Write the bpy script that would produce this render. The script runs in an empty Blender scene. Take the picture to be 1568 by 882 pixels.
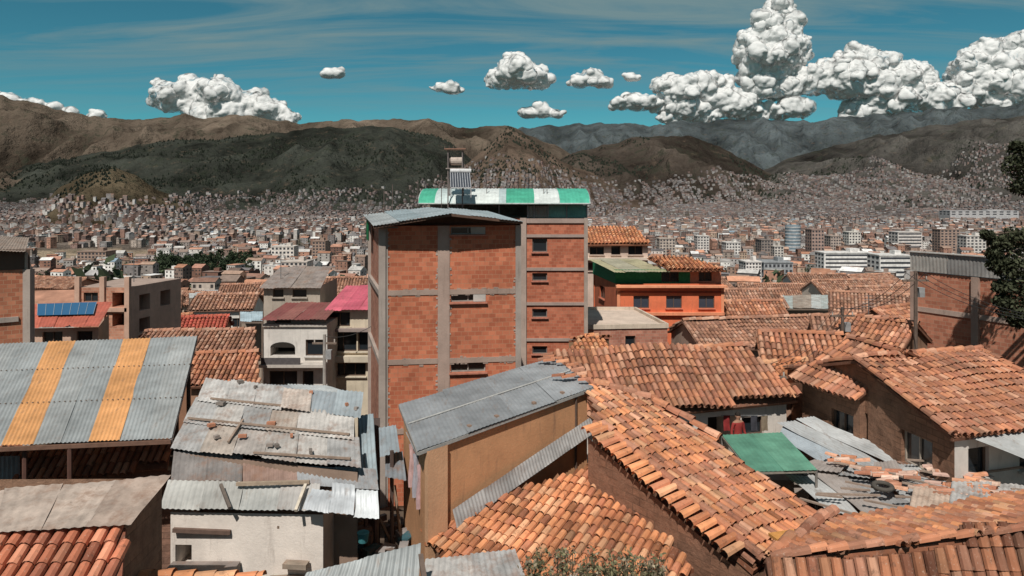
import bpy, math, random
import numpy as np
random.seed(7); rng=np.random.default_rng(7)
F=1120.0
def V(*a): return np.array(a,dtype=float)
def P(px,py,Y): return V((px-784)*Y/F, Y, -(py-300)*Y/F)
def Zl(px,py,z): return P(px,py,-z*F/(py-300))
def plane(a,b,c):
    n=np.cross(b-a,c-a); n/=np.linalg.norm(n)
    if n[2]<0:n=-n
    return (a,n)
def hit(px,py,pl):
    d=V((px-784)/F,1,-(py-300)/F); t=np.dot(pl[1],pl[0])/np.dot(pl[1],d); return d*t
def nrm(v): return v/np.linalg.norm(v)
# ---------------- noise
_T=rng.random((256,256))
def vn(x,y):
    xi=np.floor(x).astype(int); yi=np.floor(y).astype(int); fx=x-xi; fy=y-yi
    fx=fx*fx*(3-2*fx); fy=fy*fy*(3-2*fy)
    a=_T[xi%256,yi%256]; b=_T[(xi+1)%256,yi%256]; c=_T[xi%256,(yi+1)%256]; d=_T[(xi+1)%256,(yi+1)%256]
    return (a*(1-fx)+b*fx)*(1-fy)+(c*(1-fx)+d*fx)*fy
def fbm(x,y,o=5):
    s=0;a=.5
    for i in range(o):
        s=s+a*vn(x+17.3*i,y+9.1*i); x=x*2.03;y=y*2.03;a*=.5
    return s
def ridged(x,y,o=5):
    s=0;a=.5
    for i in range(o):
        s=s+a*(1-np.abs(2*vn(x+31.3*i,y+5.1*i)-1)); x=x*2.07;y=y*2.07;a*=.5
    return s
# ---------------- materials
MATS={}
class NT:
    def __init__(s,name):
        m=bpy.data.materials.new(name); m.use_nodes=True; s.m=m; s.t=m.node_tree; s.n=s.t.nodes
        s.b=s.n['Principled BSDF']; s.out=s.n['Material Output']; MATS[name]=m
        s.b.inputs['Specular IOR Level'].default_value=.25
    def add(s,t,**k):
        x=s.n.new(t)
        for a,b in k.items(): setattr(x,a,b)
        return x
    def l(s,a,b): s.t.links.new(a,b)
    def noise(s,scale,detail=4,rough=.6,vec=None):
        x=s.add('ShaderNodeTexNoise'); x.inputs['Scale'].default_value=scale; x.inputs['Detail'].default_value=detail; x.inputs['Roughness'].default_value=rough
        if vec: s.l(vec,x.inputs['Vector'])
        return x.outputs['Fac']
    def ramp(s,f,a,b,ca=0.,cb=1.):
        x=s.add('ShaderNodeMapRange'); x.inputs[1].default_value=a;x.inputs[2].default_value=b;x.inputs[3].default_value=ca;x.inputs[4].default_value=cb
        s.l(f,x.inputs[0]); return x.outputs[0]
    def mix(s,f,a,b,mode='MIX'):
        x=s.add('ShaderNodeMix',data_type='RGBA',blend_type=mode)
        for v,i in ((f,x.inputs[0]),(a,x.inputs[6]),(b,x.inputs[7])):
            if hasattr(v,'is_output'): s.l(v,i)
            elif isinstance(v,(int,float)): i.default_value=v
            else: i.default_value=(*v,1)
        return x.outputs[2]
    def attr(s): 
        x=s.add('ShaderNodeAttribute'); x.attribute_name='Col'; return x.outputs['Color']
    def pos(s): return s.add('ShaderNodeNewGeometry').outputs['Position']
    def uv(s): return s.add('ShaderNodeTexCoord').outputs['UV']
    def mapping(s,v,sc):
        x=s.add('ShaderNodeMapping'); x.inputs['Scale'].default_value=sc; s.l(v,x.inputs['Vector']); return x.outputs[0]
    def bump(s,h,st,d=.02):
        x=s.add('ShaderNodeBump'); x.inputs['Strength'].default_value=st; x.inputs['Distance'].default_value=d
        s.l(h,x.inputs['Height']); s.l(x.outputs[0],s.b.inputs['Normal'])
    def col(s,c): s.l(c,s.b.inputs['Base Color'])
    def grey(s,f):
        x=s.add('ShaderNodeCombineColor')
        for i in range(3): s.l(f,x.inputs[i])
        return x.outputs[0]
def mk():
    n=NT('tile'); p=n.pos(); c=n.attr()
    c=n.mix(1.,c,n.grey(n.ramp(n.noise(1.1,3,.7,p),.3,.7,.66,1.25)),'MULTIPLY')
    c=n.mix(n.ramp(n.noise(7,5,.75,p),.55,.72,0,.75),c,(.09,.06,.045))
    c=n.mix(n.ramp(n.noise(23,2,.7,p),.61,.76,0,.5),c,(.60,.46,.36))
    n.col(c); n.b.inputs['Roughness'].default_value=.92
    n=NT('tin'); p=n.pos(); c=n.attr()
    c=n.mix(1.,c,n.grey(n.ramp(n.noise(.9,4,.7,p),.3,.7,.66,1.2)),'MULTIPLY')
    s=n.mapping(p,(5,1.2,3)); c=n.mix(n.ramp(n.noise(1.3,6,.75,s),.55,.72,0,.6),c,(.22,.15,.11))
    n.col(c); n.b.inputs['Roughness'].default_value=.55; n.b.inputs['Metallic'].default_value=.15
    n.bump(n.noise(6,3,.6,p),.25,.02)
    n=NT('rusty'); p=n.pos(); c=n.attr()
    c=n.mix(1.,c,n.grey(n.ramp(n.noise(2,5,.7,p),.3,.7,.6,1.25)),'MULTIPLY')
    c=n.mix(n.ramp(n.noise(2.2,6,.75,p),.5,.68,0,.65),c,(.23,.125,.08))
    c=n.mix(n.ramp(n.noise(9,5,.75,p),.6,.72,0,.6),c,(.07,.045,.035))
    n.col(c); n.b.inputs['Roughness'].default_value=.8; n.bump(n.noise(25,3,.6,p),.3,.01)
    n=NT('wall'); p=n.pos(); c=n.attr()
    c=n.mix(1.,c,n.grey(n.ramp(n.noise(.8,6,.7,p),.3,.7,.76,1.15)),'MULTIPLY')
    s=n.mapping(p,(4,4,.45)); c=n.mix(n.ramp(n.noise(1.6,5,.7,s),.56,.75,0,.45),c,(.14,.10,.08))
    n.col(c); n.b.inputs['Roughness'].default_value=.95; n.bump(n.noise(18,4,.7,p),.5,.015)
    n=NT('adobe'); p=n.pos(); c=n.attr(); u=n.uv()
    b=n.add('ShaderNodeTexBrick'); n.l(u,b.inputs['Vector']); b.inputs['Scale'].default_value=1; b.inputs['Brick Width'].default_value=.4; b.inputs['Row Height'].default_value=.16; b.inputs['Mortar Size'].default_value=.012
    b.inputs['Color1'].default_value=(.8,.8,.8,1);b.inputs['Color2'].default_value=(1.15,1.1,1.05,1);b.inputs['Mortar'].default_value=(.6,.6,.6,1)
    c2=n.mix(1.,c,b.outputs['Color'],'MULTIPLY'); c=n.mix(n.ramp(n.noise(1.5,4,.6,p),.42,.58),c,c2)
    c=n.mix(1.,c,n.grey(n.ramp(n.noise(2.5,6,.7,p),.3,.7,.65,1.25)),'MULTIPLY')
    n.col(c); n.b.inputs['Roughness'].default_value=1; n.bump(n.noise(9,5,.75,p),.8,.04)
    n=NT('brick'); p=n.pos(); c=n.attr(); u=n.uv()
    b=n.add('ShaderNodeTexBrick'); n.l(u,b.inputs['Vector']); b.inputs['Scale'].default_value=1; b.inputs['Brick Width'].default_value=.27; b.inputs['Row Height'].default_value=.17; b.inputs['Mortar Size'].default_value=.010; b.inputs['Bias'].default_value=-.2
    b.inputs['Color1'].default_value=(.80,.72,.70,1);b.inputs['Color2'].default_value=(1.24,1.3,1.3,1);b.inputs['Mortar'].default_value=(.9,1.3,1.4,1)
    c=n.mix(1.,c,b.outputs['Color'],'MULTIPLY')
    c=n.mix(1.,c,n.grey(n.ramp(n.noise(.7,5,.7,p),.3,.7,.76,1.2)),'MULTIPLY')
    c=n.mix(n.ramp(n.noise(3,6,.75,p),.6,.75,0,.4),c,(.4,.26,.2))
    s=n.mapping(p,(3,3,.3)); c=n.mix(n.ramp(n.noise(1.7,5,.7,s),.58,.74,0,.35),c,(.16,.09,.07))
    n.col(c); n.b.inputs['Roughness'].default_value=.95; n.bump(b.outputs['Fac'],-.5,.01)
    n=NT('glass'); c=n.attr(); n.col(c); n.b.inputs['Roughness'].default_value=.12; n.b.inputs['Specular IOR Level'].default_value=.6
    n=NT('plain'); p=n.pos(); c=n.attr(); c=n.mix(1.,c,n.grey(n.ramp(n.noise(6,4,.7,p),.3,.7,.75,1.2)),'MULTIPLY'); n.col(c); n.b.inputs['Roughness'].default_value=.8
    n=NT('poly'); c=n.attr(); p=n.pos(); c=n.mix(1.,c,n.grey(n.ramp(n.noise(1.5,5,.7,p),.3,.7,.7,1.25)),'MULTIPLY'); n.col(c); n.b.inputs['Roughness'].default_value=.5
    n=NT('leaf'); c=n.attr(); n.col(c); n.b.inputs['Roughness'].default_value=.7
    n.b.inputs['Specular IOR Level'].default_value=.15
    n=NT('city'); p=n.pos(); c=n.attr(); c=n.mix(1.,c,n.grey(n.ramp(n.noise(.25,3,.8,p),.3,.7,.65,1.3)),'MULTIPLY'); n.col(c); n.b.inputs['Roughness'].default_value=.9
    n=NT('terrain'); p=n.pos(); c=n.attr()
    c=n.mix(1.,c,n.grey(n.ramp(n.noise(.005,7,.72,p),.34,.66,.45,1.5)),'MULTIPLY')  # noise tone in the colour makes up for flat slope shading
    c=n.mix(n.ramp(n.noise(.010,7,.78,p),.52,.62,0,.7),c,(.030,.036,.024))
    c=n.mix(n.ramp(n.noise(.018,6,.78,p),.56,.70,0,.5),c,(.19,.135,.095))
    n.col(c); n.b.inputs['Roughness'].default_value=1; n.b.inputs['Specular IOR Level'].default_value=0
    n.bump(n.noise(.008,6,.72,p),1.,70)
    n=NT('cloud'); p=n.pos(); n.b.inputs['Base Color'].default_value=(.72,.71,.70,1); n.b.inputs['Roughness'].default_value=1; n.b.inputs['Specular IOR Level'].default_value=0
    n.bump(n.noise(.003,4,.6,p),.35,90)
    lw=n.add('ShaderNodeLayerWeight'); lw.inputs[0].default_value=.5
    ns=n.noise(.0035,6,.68,p)
    ad=n.add('ShaderNodeMath',operation='MULTIPLY_ADD'); n.l(ns,ad.inputs[0]); ad.inputs[1].default_value=-1.7; n.l(lw.outputs['Facing'],ad.inputs[2])
    al=n.ramp(ad.outputs[0],-.58,.10,1,0); n.l(al,n.b.inputs['Alpha'])
mk()
# ---------------- mesh builder
class MB:
    def __init__(s): s.V=[];s.F=[];s.C=[];s.M=[];s.n=0;s.mats=[];s.S=[]
    def add(s,Vv,Fc,col,mat='wall',smooth=False):
        if mat not in s.mats: s.mats.append(mat)
        mi=s.mats.index(mat); Vv=np.asarray(Vv,float).reshape(-1,3)
        Fl=[[i+s.n for i in f] for f in (Fc.tolist() if hasattr(Fc,'tolist') else Fc)]
        s.V.append(Vv); s.F+=Fl; s.n+=len(Vv)
        col=np.asarray(col,float)
        if col.ndim==1: col=np.tile(col[:3],(len(Fl),1))
        s.C.append(col); s.M+= [mi]*len(Fl); s.S+=[smooth]*len(Fl)
    def poly(s,pts,col,mat='wall'): s.add(np.array(pts),[list(range(len(pts)))],col,mat)
    def box(s,c,d,col,mat='plain',rot=0):
        x,y,z=[k/2 for k in d]; v=np.array([[a*x,b*y,e*z] for e in(-1,1) for a,b in((-1,-1),(1,-1),(1,1),(-1,1))])
        cs,sn=math.cos(rot),math.sin(rot); v=v@np.array([[cs,sn,0],[-sn,cs,0],[0,0,1]])+np.array(c)
        s.add(v,[[3,2,1,0],[4,5,6,7],[0,1,5,4],[1,2,6,5],[2,3,7,6],[3,0,4,7]],col,mat)
    def beam(s,p,q,r,col,mat='plain',n=6,r2=None,cap=True):
        p=np.array(p,float);q=np.array(q,float); d=nrm(q-p); a=nrm(np.cross(d,V(0,0,1) if abs(d[2])<.9 else V(1,0,0))); b=np.cross(d,a)
        r2=r if r2 is None else r2
        an=np.arange(n)*2*math.pi/n
        v=np.vstack([p+r*(np.cos(an)[:,None]*a+np.sin(an)[:,None]*b), q+r2*(np.cos(an)[:,None]*a+np.sin(an)[:,None]*b)])
        f=[[i,(i+1)%n,n+(i+1)%n,n+i] for i in range(n)]
        if cap: f+= [list(range(n))[::-1],list(range(n,2*n))]
        s.add(v,f,col,mat)
    def plank(s,p,q,w,t,col,mat='plain'):
        p=np.array(p,float);q=np.array(q,float); d=nrm(q-p); a=nrm(np.cross(d,V(0,0,1))) if abs(d[2])<.95 else V(1,0,0); b=np.cross(a,d)
        v=[]
        for o in(p,q):
            for i,j in((-1,-1),(1,-1),(1,1),(-1,1)): v.append(o+a*w/2*i+b*t/2*j)
        s.add(v,[[3,2,1,0],[4,5,6,7],[0,1,5,4],[1,2,6,5],[2,3,7,6],[3,0,4,7]],col,mat)
    def build(s,name,parent=None):
        me=bpy.data.meshes.new(name); Vv=np.vstack(s.V); me.from_pydata(Vv.tolist(),[],s.F)
        for m in s.mats: me.materials.append(MATS[m])
        me.polygons.foreach_set('material_index',s.M); me.polygons.foreach_set('use_smooth',s.S)
        nl=len(me.loops); tot=np.zeros(len(s.F),int); me.polygons.foreach_get('loop_total',tot)
        C=np.vstack(s.C); c=np.ones((nl,4)); c[:,:3]=np.repeat(C,tot,axis=0)
        at=me.color_attributes.new('Col','FLOAT_COLOR','CORNER'); at.data.foreach_set('color',c.ravel())
        nn=np.zeros(len(s.F)*3); me.polygons.foreach_get('normal',nn); nn=np.repeat(nn.reshape(-1,3),tot,axis=0)
        vi=np.zeros(nl,int); me.loops.foreach_get('vertex_index',vi); p=Vv[vi]
        hl=np.hypot(nn[:,0],nn[:,1]); fl=hl<.3; h=np.maximum(hl,1e-6)
        u=np.where(fl,p[:,0],(-nn[:,1]*p[:,0]+nn[:,0]*p[:,1])/h); v=np.where(fl,p[:,1],p[:,2])
        uvl=me.uv_layers.new(name='UVMap'); uvl.data.foreach_set('uv',np.stack([u,v],1).ravel())
        me.update(); ob=bpy.data.objects.new(name,me); bpy.context.scene.collection.objects.link(ob)
        if parent: ob.parent=parent
        return ob
def group(name,parts):
    e=bpy.data.objects.new(name,None); bpy.context.scene.collection.objects.link(e)
    for k,m in parts.items():
        if m.V: m.build(k,e)
    return e
def inpoly(x,y,poly):
    r=np.zeros(x.shape,bool); n=len(poly)
    for i in range(n):
        x1,y1=poly[i];x2,y2=poly[(i+1)%n]
        if y1==y2: continue
        c=((y1>y)!=(y2>y))&(x<(x2-x1)*(y-y1)/(y2-y1)+x1); r^=c
    return r
TERRA=np.array([(.52,.22,.12),(.56,.26,.145),(.46,.19,.105),(.40,.165,.10),(.58,.31,.20),(.47,.225,.145),(.35,.16,.10)])
DULL=np.array([(.45,.225,.145),(.48,.26,.17),(.39,.195,.125),(.31,.16,.11),(.52,.32,.23),(.40,.215,.15)])
BRIGHT=np.array([(.68,.29,.135),(.63,.26,.125),(.57,.225,.11),(.68,.36,.2),(.50,.2,.11)])
def tiles(mb,pts,pitch=.22,tl=.36,pal=TERRA,down=None,jit=1.,under=True):
    pts=[np.array(p,float) for p in pts]; n=np.zeros(3)
    for i in range(len(pts)): n+=np.cross(pts[i],pts[(i+1)%len(pts)])
    n=nrm(n); 
    if n[2]<0:n=-n
    d=V(0,0,-1) if down is None else np.array(down,float); d=nrm(d-np.dot(d,n)*n); a=np.cross(d,n)
    o=pts[0]; P2=[(np.dot(p-o,a),np.dot(p-o,d)) for p in pts]
    s0=min(p[0] for p in P2);s1=max(p[0] for p in P2);t0=min(p[1] for p in P2);t1=max(p[1] for p in P2)
    if under:
        k=len(pts); top=[p-n*.03 for p in pts]; bot=[p-n*.12 for p in pts]
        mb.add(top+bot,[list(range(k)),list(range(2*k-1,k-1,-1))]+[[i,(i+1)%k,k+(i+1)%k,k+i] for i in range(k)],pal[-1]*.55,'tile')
    S,T=np.meshgrid(np.arange(s0+pitch/2,s1,pitch),np.arange(t0+tl*.4,t1+.01,tl)); S=S.ravel();T=T.ravel()
    ok=inpoly(S,T,P2); S=S[ok];T=T[ok]; N=len(S)
    if N==0: return
    wob=(vn(S*.6+11,T*.6)-.5)*.12*jit
    for kind,(r0,r1,ns,off,dz) in enumerate(((.38,.45,5,0,.0),(.40,.34,3,pitch/2,.0))):
        ang=np.linspace(math.pi,0,ns+1); m=ns+1
        js=rng.normal(0,.006*jit,N); jt=rng.normal(0,.012*jit,N)+ (vn(S*1.1,S*0+3.)-.5)*.14; jy=rng.normal(0,.02*jit,N); jl=np.abs(rng.normal(0,.005*jit,N))
        W=np.zeros((N,2*m,3))
        for e,(r,tt,hh) in enumerate(((r0*pitch,-tl/2,.0),(r1*pitch,tl*.60,.022))):
            ca=np.cos(ang)*r; sa=np.sin(ang)*r*(1.15 if kind==0 else -1)
            if kind==1: hh=hh*.5+.03
            ss=S[:,None]+off+js[:,None]+ca[None,:]+jy[:,None]*tt
            t_=(T+jt)[:,None]+tt+0*ca[None,:]
            h_=(wob+jl)[:,None]+hh+dz+sa[None,:]
            W[:,e*m:(e+1)*m,:]=o+ss[...,None]*a+t_[...,None]*d+h_[...,None]*n
        f=np.array([[i,i+1,m+i+1,m+i] for i in range(ns)]); Fc=(f[None]+(np.arange(N)*2*m)[:,None,None]).reshape(-1,4)
        c=pal[rng.integers(0,len(pal),N)]*rng.uniform(.8,1.12,(N,1))
        c=c*(.86+.28*vn(np.floor(S/pitch)*.9,S*0+1.))[:,None]
        dk=rng.random(N)<.05; c[dk]*=.55
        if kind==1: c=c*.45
        mb.add(W.reshape(-1,3),Fc,np.repeat(c,ns,axis=0),'tile',False)
def caps(mb,p,q,r=.13,pal=TERRA,tl=.36):
    p=np.array(p,float);q=np.array(q,float);L=np.linalg.norm(q-p);d=(q-p)/L;a=nrm(np.cross(d,V(0,0,1)));u=np.cross(a,d)
    k=int(L/tl)+1
    for i in range(k):
        s=i*tl; ang=np.linspace(math.pi,0,6); j=a*random.gauss(0,.015)+u*random.gauss(0.02,.01); v=[]
        for e,(rr,t,h) in enumerate(((r*.85,s,0),(r*1.05,min(s+tl*1.12,L+.05),.025))):
            for g in ang: v.append(p+d*t+a*math.cos(g)*rr+u*(math.sin(g)*rr+h)+j)
        mb.add(v,[[x,x+1,7+x,6+x] for x in range(5)],pal[random.randrange(len(pal))]*random.uniform(.8,1.15),'tile')
GREY=[(.36,.37,.37),(.32,.33,.34),(.4,.4,.39),(.29,.31,.32),(.38,.36,.33)]
def tin(mb,A,B,C,D,cols=GREY,pitch=.11,amp=.014,sheet=.85,mat='tin',rows=5,lift=.012,raggd=.05,seq=None,across=None):
    A,B,C,D=[np.array(x,float) for x in(A,B,C,D)]
    n=nrm(np.cross(B-A,D-A)); 
    if n[2]<0:n=-n
    W=max(np.linalg.norm(B-A),np.linalg.norm(C-D)); ns=max(1,round(W/sheet)) if seq is None else len(seq)
    for k in range(ns):
        if seq is None: u0,u1=k/ns-.004,(k+1)/ns+.004; c=random.choice(cols)
        else: u0,u1,c=seq[k]
        c=np.array(c)*random.uniform(.88,1.1)
        m=max(8,int(W*(u1-u0)/pitch)*4); U=np.linspace(u0,u1,m+1); 
        va,vb=-random.uniform(0,raggd)*.4,1+random.uniform(-raggd,raggd)*.3
        Vv=np.linspace(va,vb,rows+1); UU,VV=np.meshgrid(U,Vv)
        pts=(A*(1-UU[...,None])+B*UU[...,None])*(1-VV[...,None])+(D*(1-UU[...,None])+C*UU[...,None])*VV[...,None]
        h=amp*np.sin(UU*W/pitch*2*math.pi)+lift*(k%2)+random.gauss(0,lift*.5)+(VV-.5)*random.gauss(0,lift)+ (vn(UU*W*1.2,VV*4+k)-.5)*lift*3
        pts=pts+h[...,None]*n
        f=[[r*(m+1)+i,r*(m+1)+i+1,(r+1)*(m+1)+i+1,(r+1)*(m+1)+i] for r in range(rows) for i in range(m)]
        mb.add(pts.reshape(-1,3),f,c,mat,True)
GL=(.02,.025,.03)
def wall(mb,p,q,z0,z1,opens=(),col=(.4,.3,.2),mat='wall',dep=.16,gcol=GL,frame=(.12,.08,.06)):
    p=np.array([p[0],p[1],0.]);q=np.array([q[0],q[1],0.]);L=np.linalg.norm(q-p);u=(q-p)/L;out=np.cross(u,V(0,0,1))
    us=sorted({0,L,*[o[0] for o in opens],*[o[1] for o in opens]}); vs=sorted({z0,z1,*[o[2] for o in opens],*[o[3] for o in opens]})
    W=lambda a,z,dd=0: p+u*a+V(0,0,z)-out*dd
    for i in range(len(us)-1):
        for j in range(len(vs)-1):
            cu,cv=(us[i]+us[i+1])/2,(vs[j]+vs[j+1])/2
            if any(o[0]<cu<o[1] and o[2]<cv<o[3] for o in opens): continue
            mb.poly([W(us[i],vs[j]),W(us[i+1],vs[j]),W(us[i+1],vs[j+1]),W(us[i],vs[j+1])],col,mat)
    for o in opens:
        a,b,c,d=o[:4]; t=o[4] if len(o)>4 else 'win'; dd=dep if t!='hole' else 1.2
        r=np.array(col)*.9
        mb.poly([W(a,c),W(b,c),W(b,c,dd),W(a,c,dd)],r,mat);mb.poly([W(a,d),W(b,d),W(b,d,dd),W(a,d,dd)],r,mat)
        mb.poly([W(a,c),W(a,d),W(a,d,dd),W(a,c,dd)],r,mat);mb.poly([W(b,c),W(b,d),W(b,d,dd),W(b,c,dd)],r,mat)
        mb.poly([W(a,c,dd),W(b,c,dd),W(b,d,dd),W(a,d,dd)],gcol if t!='hole' else (.03,.025,.02),'glass' if t!='hole' else 'plain')
        if t=='win':
            fw=.05; nb=max(1,round((b-a)/.6))
            for k in range(nb+1):
                x=a+(b-a)*k/nb; x=min(max(x,a+fw/2),b-fw/2); mb.plank(W(x,c,dd-.03),W(x,d,dd-.03),fw,.05,frame)
            for z in(c+fw/2,d-fw/2): mb.plank(W(a+fw,z,dd-.034),W(b-fw,z,dd-.034),.05,fw,frame)
            mb.plank(W(a-.06,c-.035,-.04),W(b+.06,c-.035,-.04),.16,.06,np.array(col)*.8+.05)
def skirt(mb,pts,zb,col,mat='adobe',ins=.06,drop=.13):
    c=sum(np.array(p) for p in pts)/len(pts); q=[np.array(p)+(c-p)*ins*V(1,1,0)-V(0,0,drop) for p in pts]
    for i in range(len(q)):
        a,b=q[i],q[(i+1)%len(q)]
        mb.poly([V(a[0],a[1],zb),V(b[0],b[1],zb),b,a],col,mat)
def gable(name,eL,eR,rR,rL,zb,wc,pal=TERRA,pitch=.24,opens=(),wm='wall',lopens=None,cap=True,back=True):
    bL=2*rL-eL;bL[2]=eL[2];bR=2*rR-eR;bR[2]=eR[2]
    R=MB();Wm=MB()
    tiles(R,[eL,eR,rR,rL],pitch,pal=pal); tiles(R,[bR,bL,rL-V(0,0,.004),rR-V(0,0,.004)],pitch,pal=pal,under=True)
    if cap: caps(R,rL+V(0,0,.02),rR+V(0,0,.02),pitch*.62,pal)
    k=.13; ax=nrm(rR-rL)*.15
    fL=eL+(rL-eL)*k+ax;fR=eR+(rR-eR)*k-ax;gL=bL+(rL-bL)*k+ax;gR=bR+(rR-bR)*k-ax; dz=V(0,0,-.14)
    wall(Wm,fL,fR,zb,min(fL[2],fR[2])-.14,opens,wc,wm)
    wall(Wm,gR,gL,zb,min(gL[2],gR[2])-.14,(),wc,wm)
    B=lambda p:V(p[0],p[1],zb)
    Wm.poly([B(gL),B(fL),fL+dz,rL+ax+dz,gL+dz],wc,wm); Wm.poly([B(fR),B(gR),gR+dz,rR-ax+dz,fR+dz],wc,wm)
    return group(name,{'roof':R,'walls':Wm})
# ---------------- terrain
BY=[0,8,15,25,40,60,100,200,300,500,1000,2000,2500,3300,4200,6000,9000,14000,40000]
BZ=[-9,-9.5,-10,-11.5,-13.5,-16,-21,-36,-50,-70,-82,-86,-82,-45,10,90,120,80,0]
LAY=[
 (9000,.55,[(690,420),(740,230),(800,195),(870,190),(915,187),(960,188),(1000,191),(1050,183),(1080,187),(1110,184),(1180,181),(1240,184),(1300,180),(1340,174),(1380,173),(1430,166),(1480,164),(1568,160),(1700,150)],(.085,.100,.105)),  # farthest range: aerial haze baked into its bluish colour
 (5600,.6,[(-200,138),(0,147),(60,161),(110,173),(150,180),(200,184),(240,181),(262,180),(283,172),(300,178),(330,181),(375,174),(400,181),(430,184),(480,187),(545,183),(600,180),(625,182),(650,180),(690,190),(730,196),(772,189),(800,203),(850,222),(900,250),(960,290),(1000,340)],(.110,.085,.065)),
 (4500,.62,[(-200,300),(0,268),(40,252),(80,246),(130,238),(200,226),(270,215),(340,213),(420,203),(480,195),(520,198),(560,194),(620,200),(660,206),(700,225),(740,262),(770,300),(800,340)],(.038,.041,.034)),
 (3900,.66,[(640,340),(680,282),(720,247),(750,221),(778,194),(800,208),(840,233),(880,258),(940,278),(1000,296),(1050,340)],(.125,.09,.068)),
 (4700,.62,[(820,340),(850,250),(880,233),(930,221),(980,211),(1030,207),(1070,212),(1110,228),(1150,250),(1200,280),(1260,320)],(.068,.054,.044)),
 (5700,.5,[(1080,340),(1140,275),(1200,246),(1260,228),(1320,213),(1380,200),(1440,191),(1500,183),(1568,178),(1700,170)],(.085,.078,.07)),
 (2700,.72,[(40,340),(90,290),(120,272),(150,262),(175,261),(210,270),(250,294),(290,312),(330,350)],(.11,.085,.055)),
]
def hcol(x,y,want=False):
    r=np.hypot(x,y); az=np.arctan2(x,y); ca=np.cos(np.minimum(np.abs(az),math.radians(46))); Y=r*ca
    px=784+F*np.tan(np.clip(az,-.8,.8))
    z=np.interp(Y,BY,BZ); col=None
    if want:
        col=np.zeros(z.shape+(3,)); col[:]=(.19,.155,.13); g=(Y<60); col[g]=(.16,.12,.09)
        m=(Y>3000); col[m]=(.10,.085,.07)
    w1=fbm(x/900,y/900,4)-.47
    for k,(Yk,ff,pts,c) in enumerate(LAY):
        a=np.array(pts); py=np.interp(px,a[:,0],a[:,1])+(fbm(px/22.+k*5,px*0+k,5)-.48)*10; H=(300-py)/F*Yk
        foot=ff*Yk; t=np.clip((Y-foot)/(Yk-foot),0,1); zb=-85.
        prof=t**1.25
        rd=ridged(x/(520 if Yk>3000 else 300)+k*7.7,y/(1100 if Yk>3000 else 400),6)
        amp=.6*(H-zb).clip(0)
        zz=zb+(H-zb)*prof+ (rd-.62)*amp*4*prof*(1-prof)+(rd-.6)*14*prof
        b=np.clip((Y-Yk)/(.22*Yk),0,None); zz=zz-(H-zb)*np.minimum(b*b,1.2)
        up=zz>z; z=np.where(up,zz,z)
        if want:
            g2=.55+.9*fbm(x/260+k,y/260,5)+ (rd-.62)*1.6  # relief shading put into the colour: gullies darker, crests lighter
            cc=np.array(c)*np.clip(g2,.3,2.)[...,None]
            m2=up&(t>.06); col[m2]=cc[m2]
            if k==1:
                mm=up&(t>.8); col[mm]=(cc*1.3)[mm]
    z=z+w1*np.interp(Y,[0,100,400,2000,3000],[0,1,5,6,16])
    return (z,col) if want else z
def H1(x,y): return float(hcol(np.array([x],float),np.array([y],float))[0])
az=np.radians(np.concatenate([np.linspace(-180,-44,40)[:-1],np.linspace(-44,44,800),np.linspace(44,180,40)[1:]]))
rr=np.concatenate([np.geomspace(.5,60,30)[:-1],np.geomspace(60,2200,60)[:-1],np.linspace(2200,7200,230)[:-1],np.geomspace(7200,40000,60)])
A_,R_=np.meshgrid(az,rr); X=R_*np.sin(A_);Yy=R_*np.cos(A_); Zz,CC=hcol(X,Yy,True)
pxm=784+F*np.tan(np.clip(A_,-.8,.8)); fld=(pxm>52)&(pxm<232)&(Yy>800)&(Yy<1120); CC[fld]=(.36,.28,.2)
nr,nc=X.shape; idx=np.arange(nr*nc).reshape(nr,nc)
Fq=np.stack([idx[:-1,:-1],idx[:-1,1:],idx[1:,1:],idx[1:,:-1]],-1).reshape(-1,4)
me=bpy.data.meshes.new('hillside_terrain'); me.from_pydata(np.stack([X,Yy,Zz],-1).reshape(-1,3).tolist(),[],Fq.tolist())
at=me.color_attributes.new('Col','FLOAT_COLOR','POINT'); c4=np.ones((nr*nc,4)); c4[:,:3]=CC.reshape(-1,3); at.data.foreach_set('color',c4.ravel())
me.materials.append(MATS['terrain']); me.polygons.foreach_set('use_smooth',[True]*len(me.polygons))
o=bpy.data.objects.new('hillside_terrain',me); bpy.context.scene.collection.objects.link(o)
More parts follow.
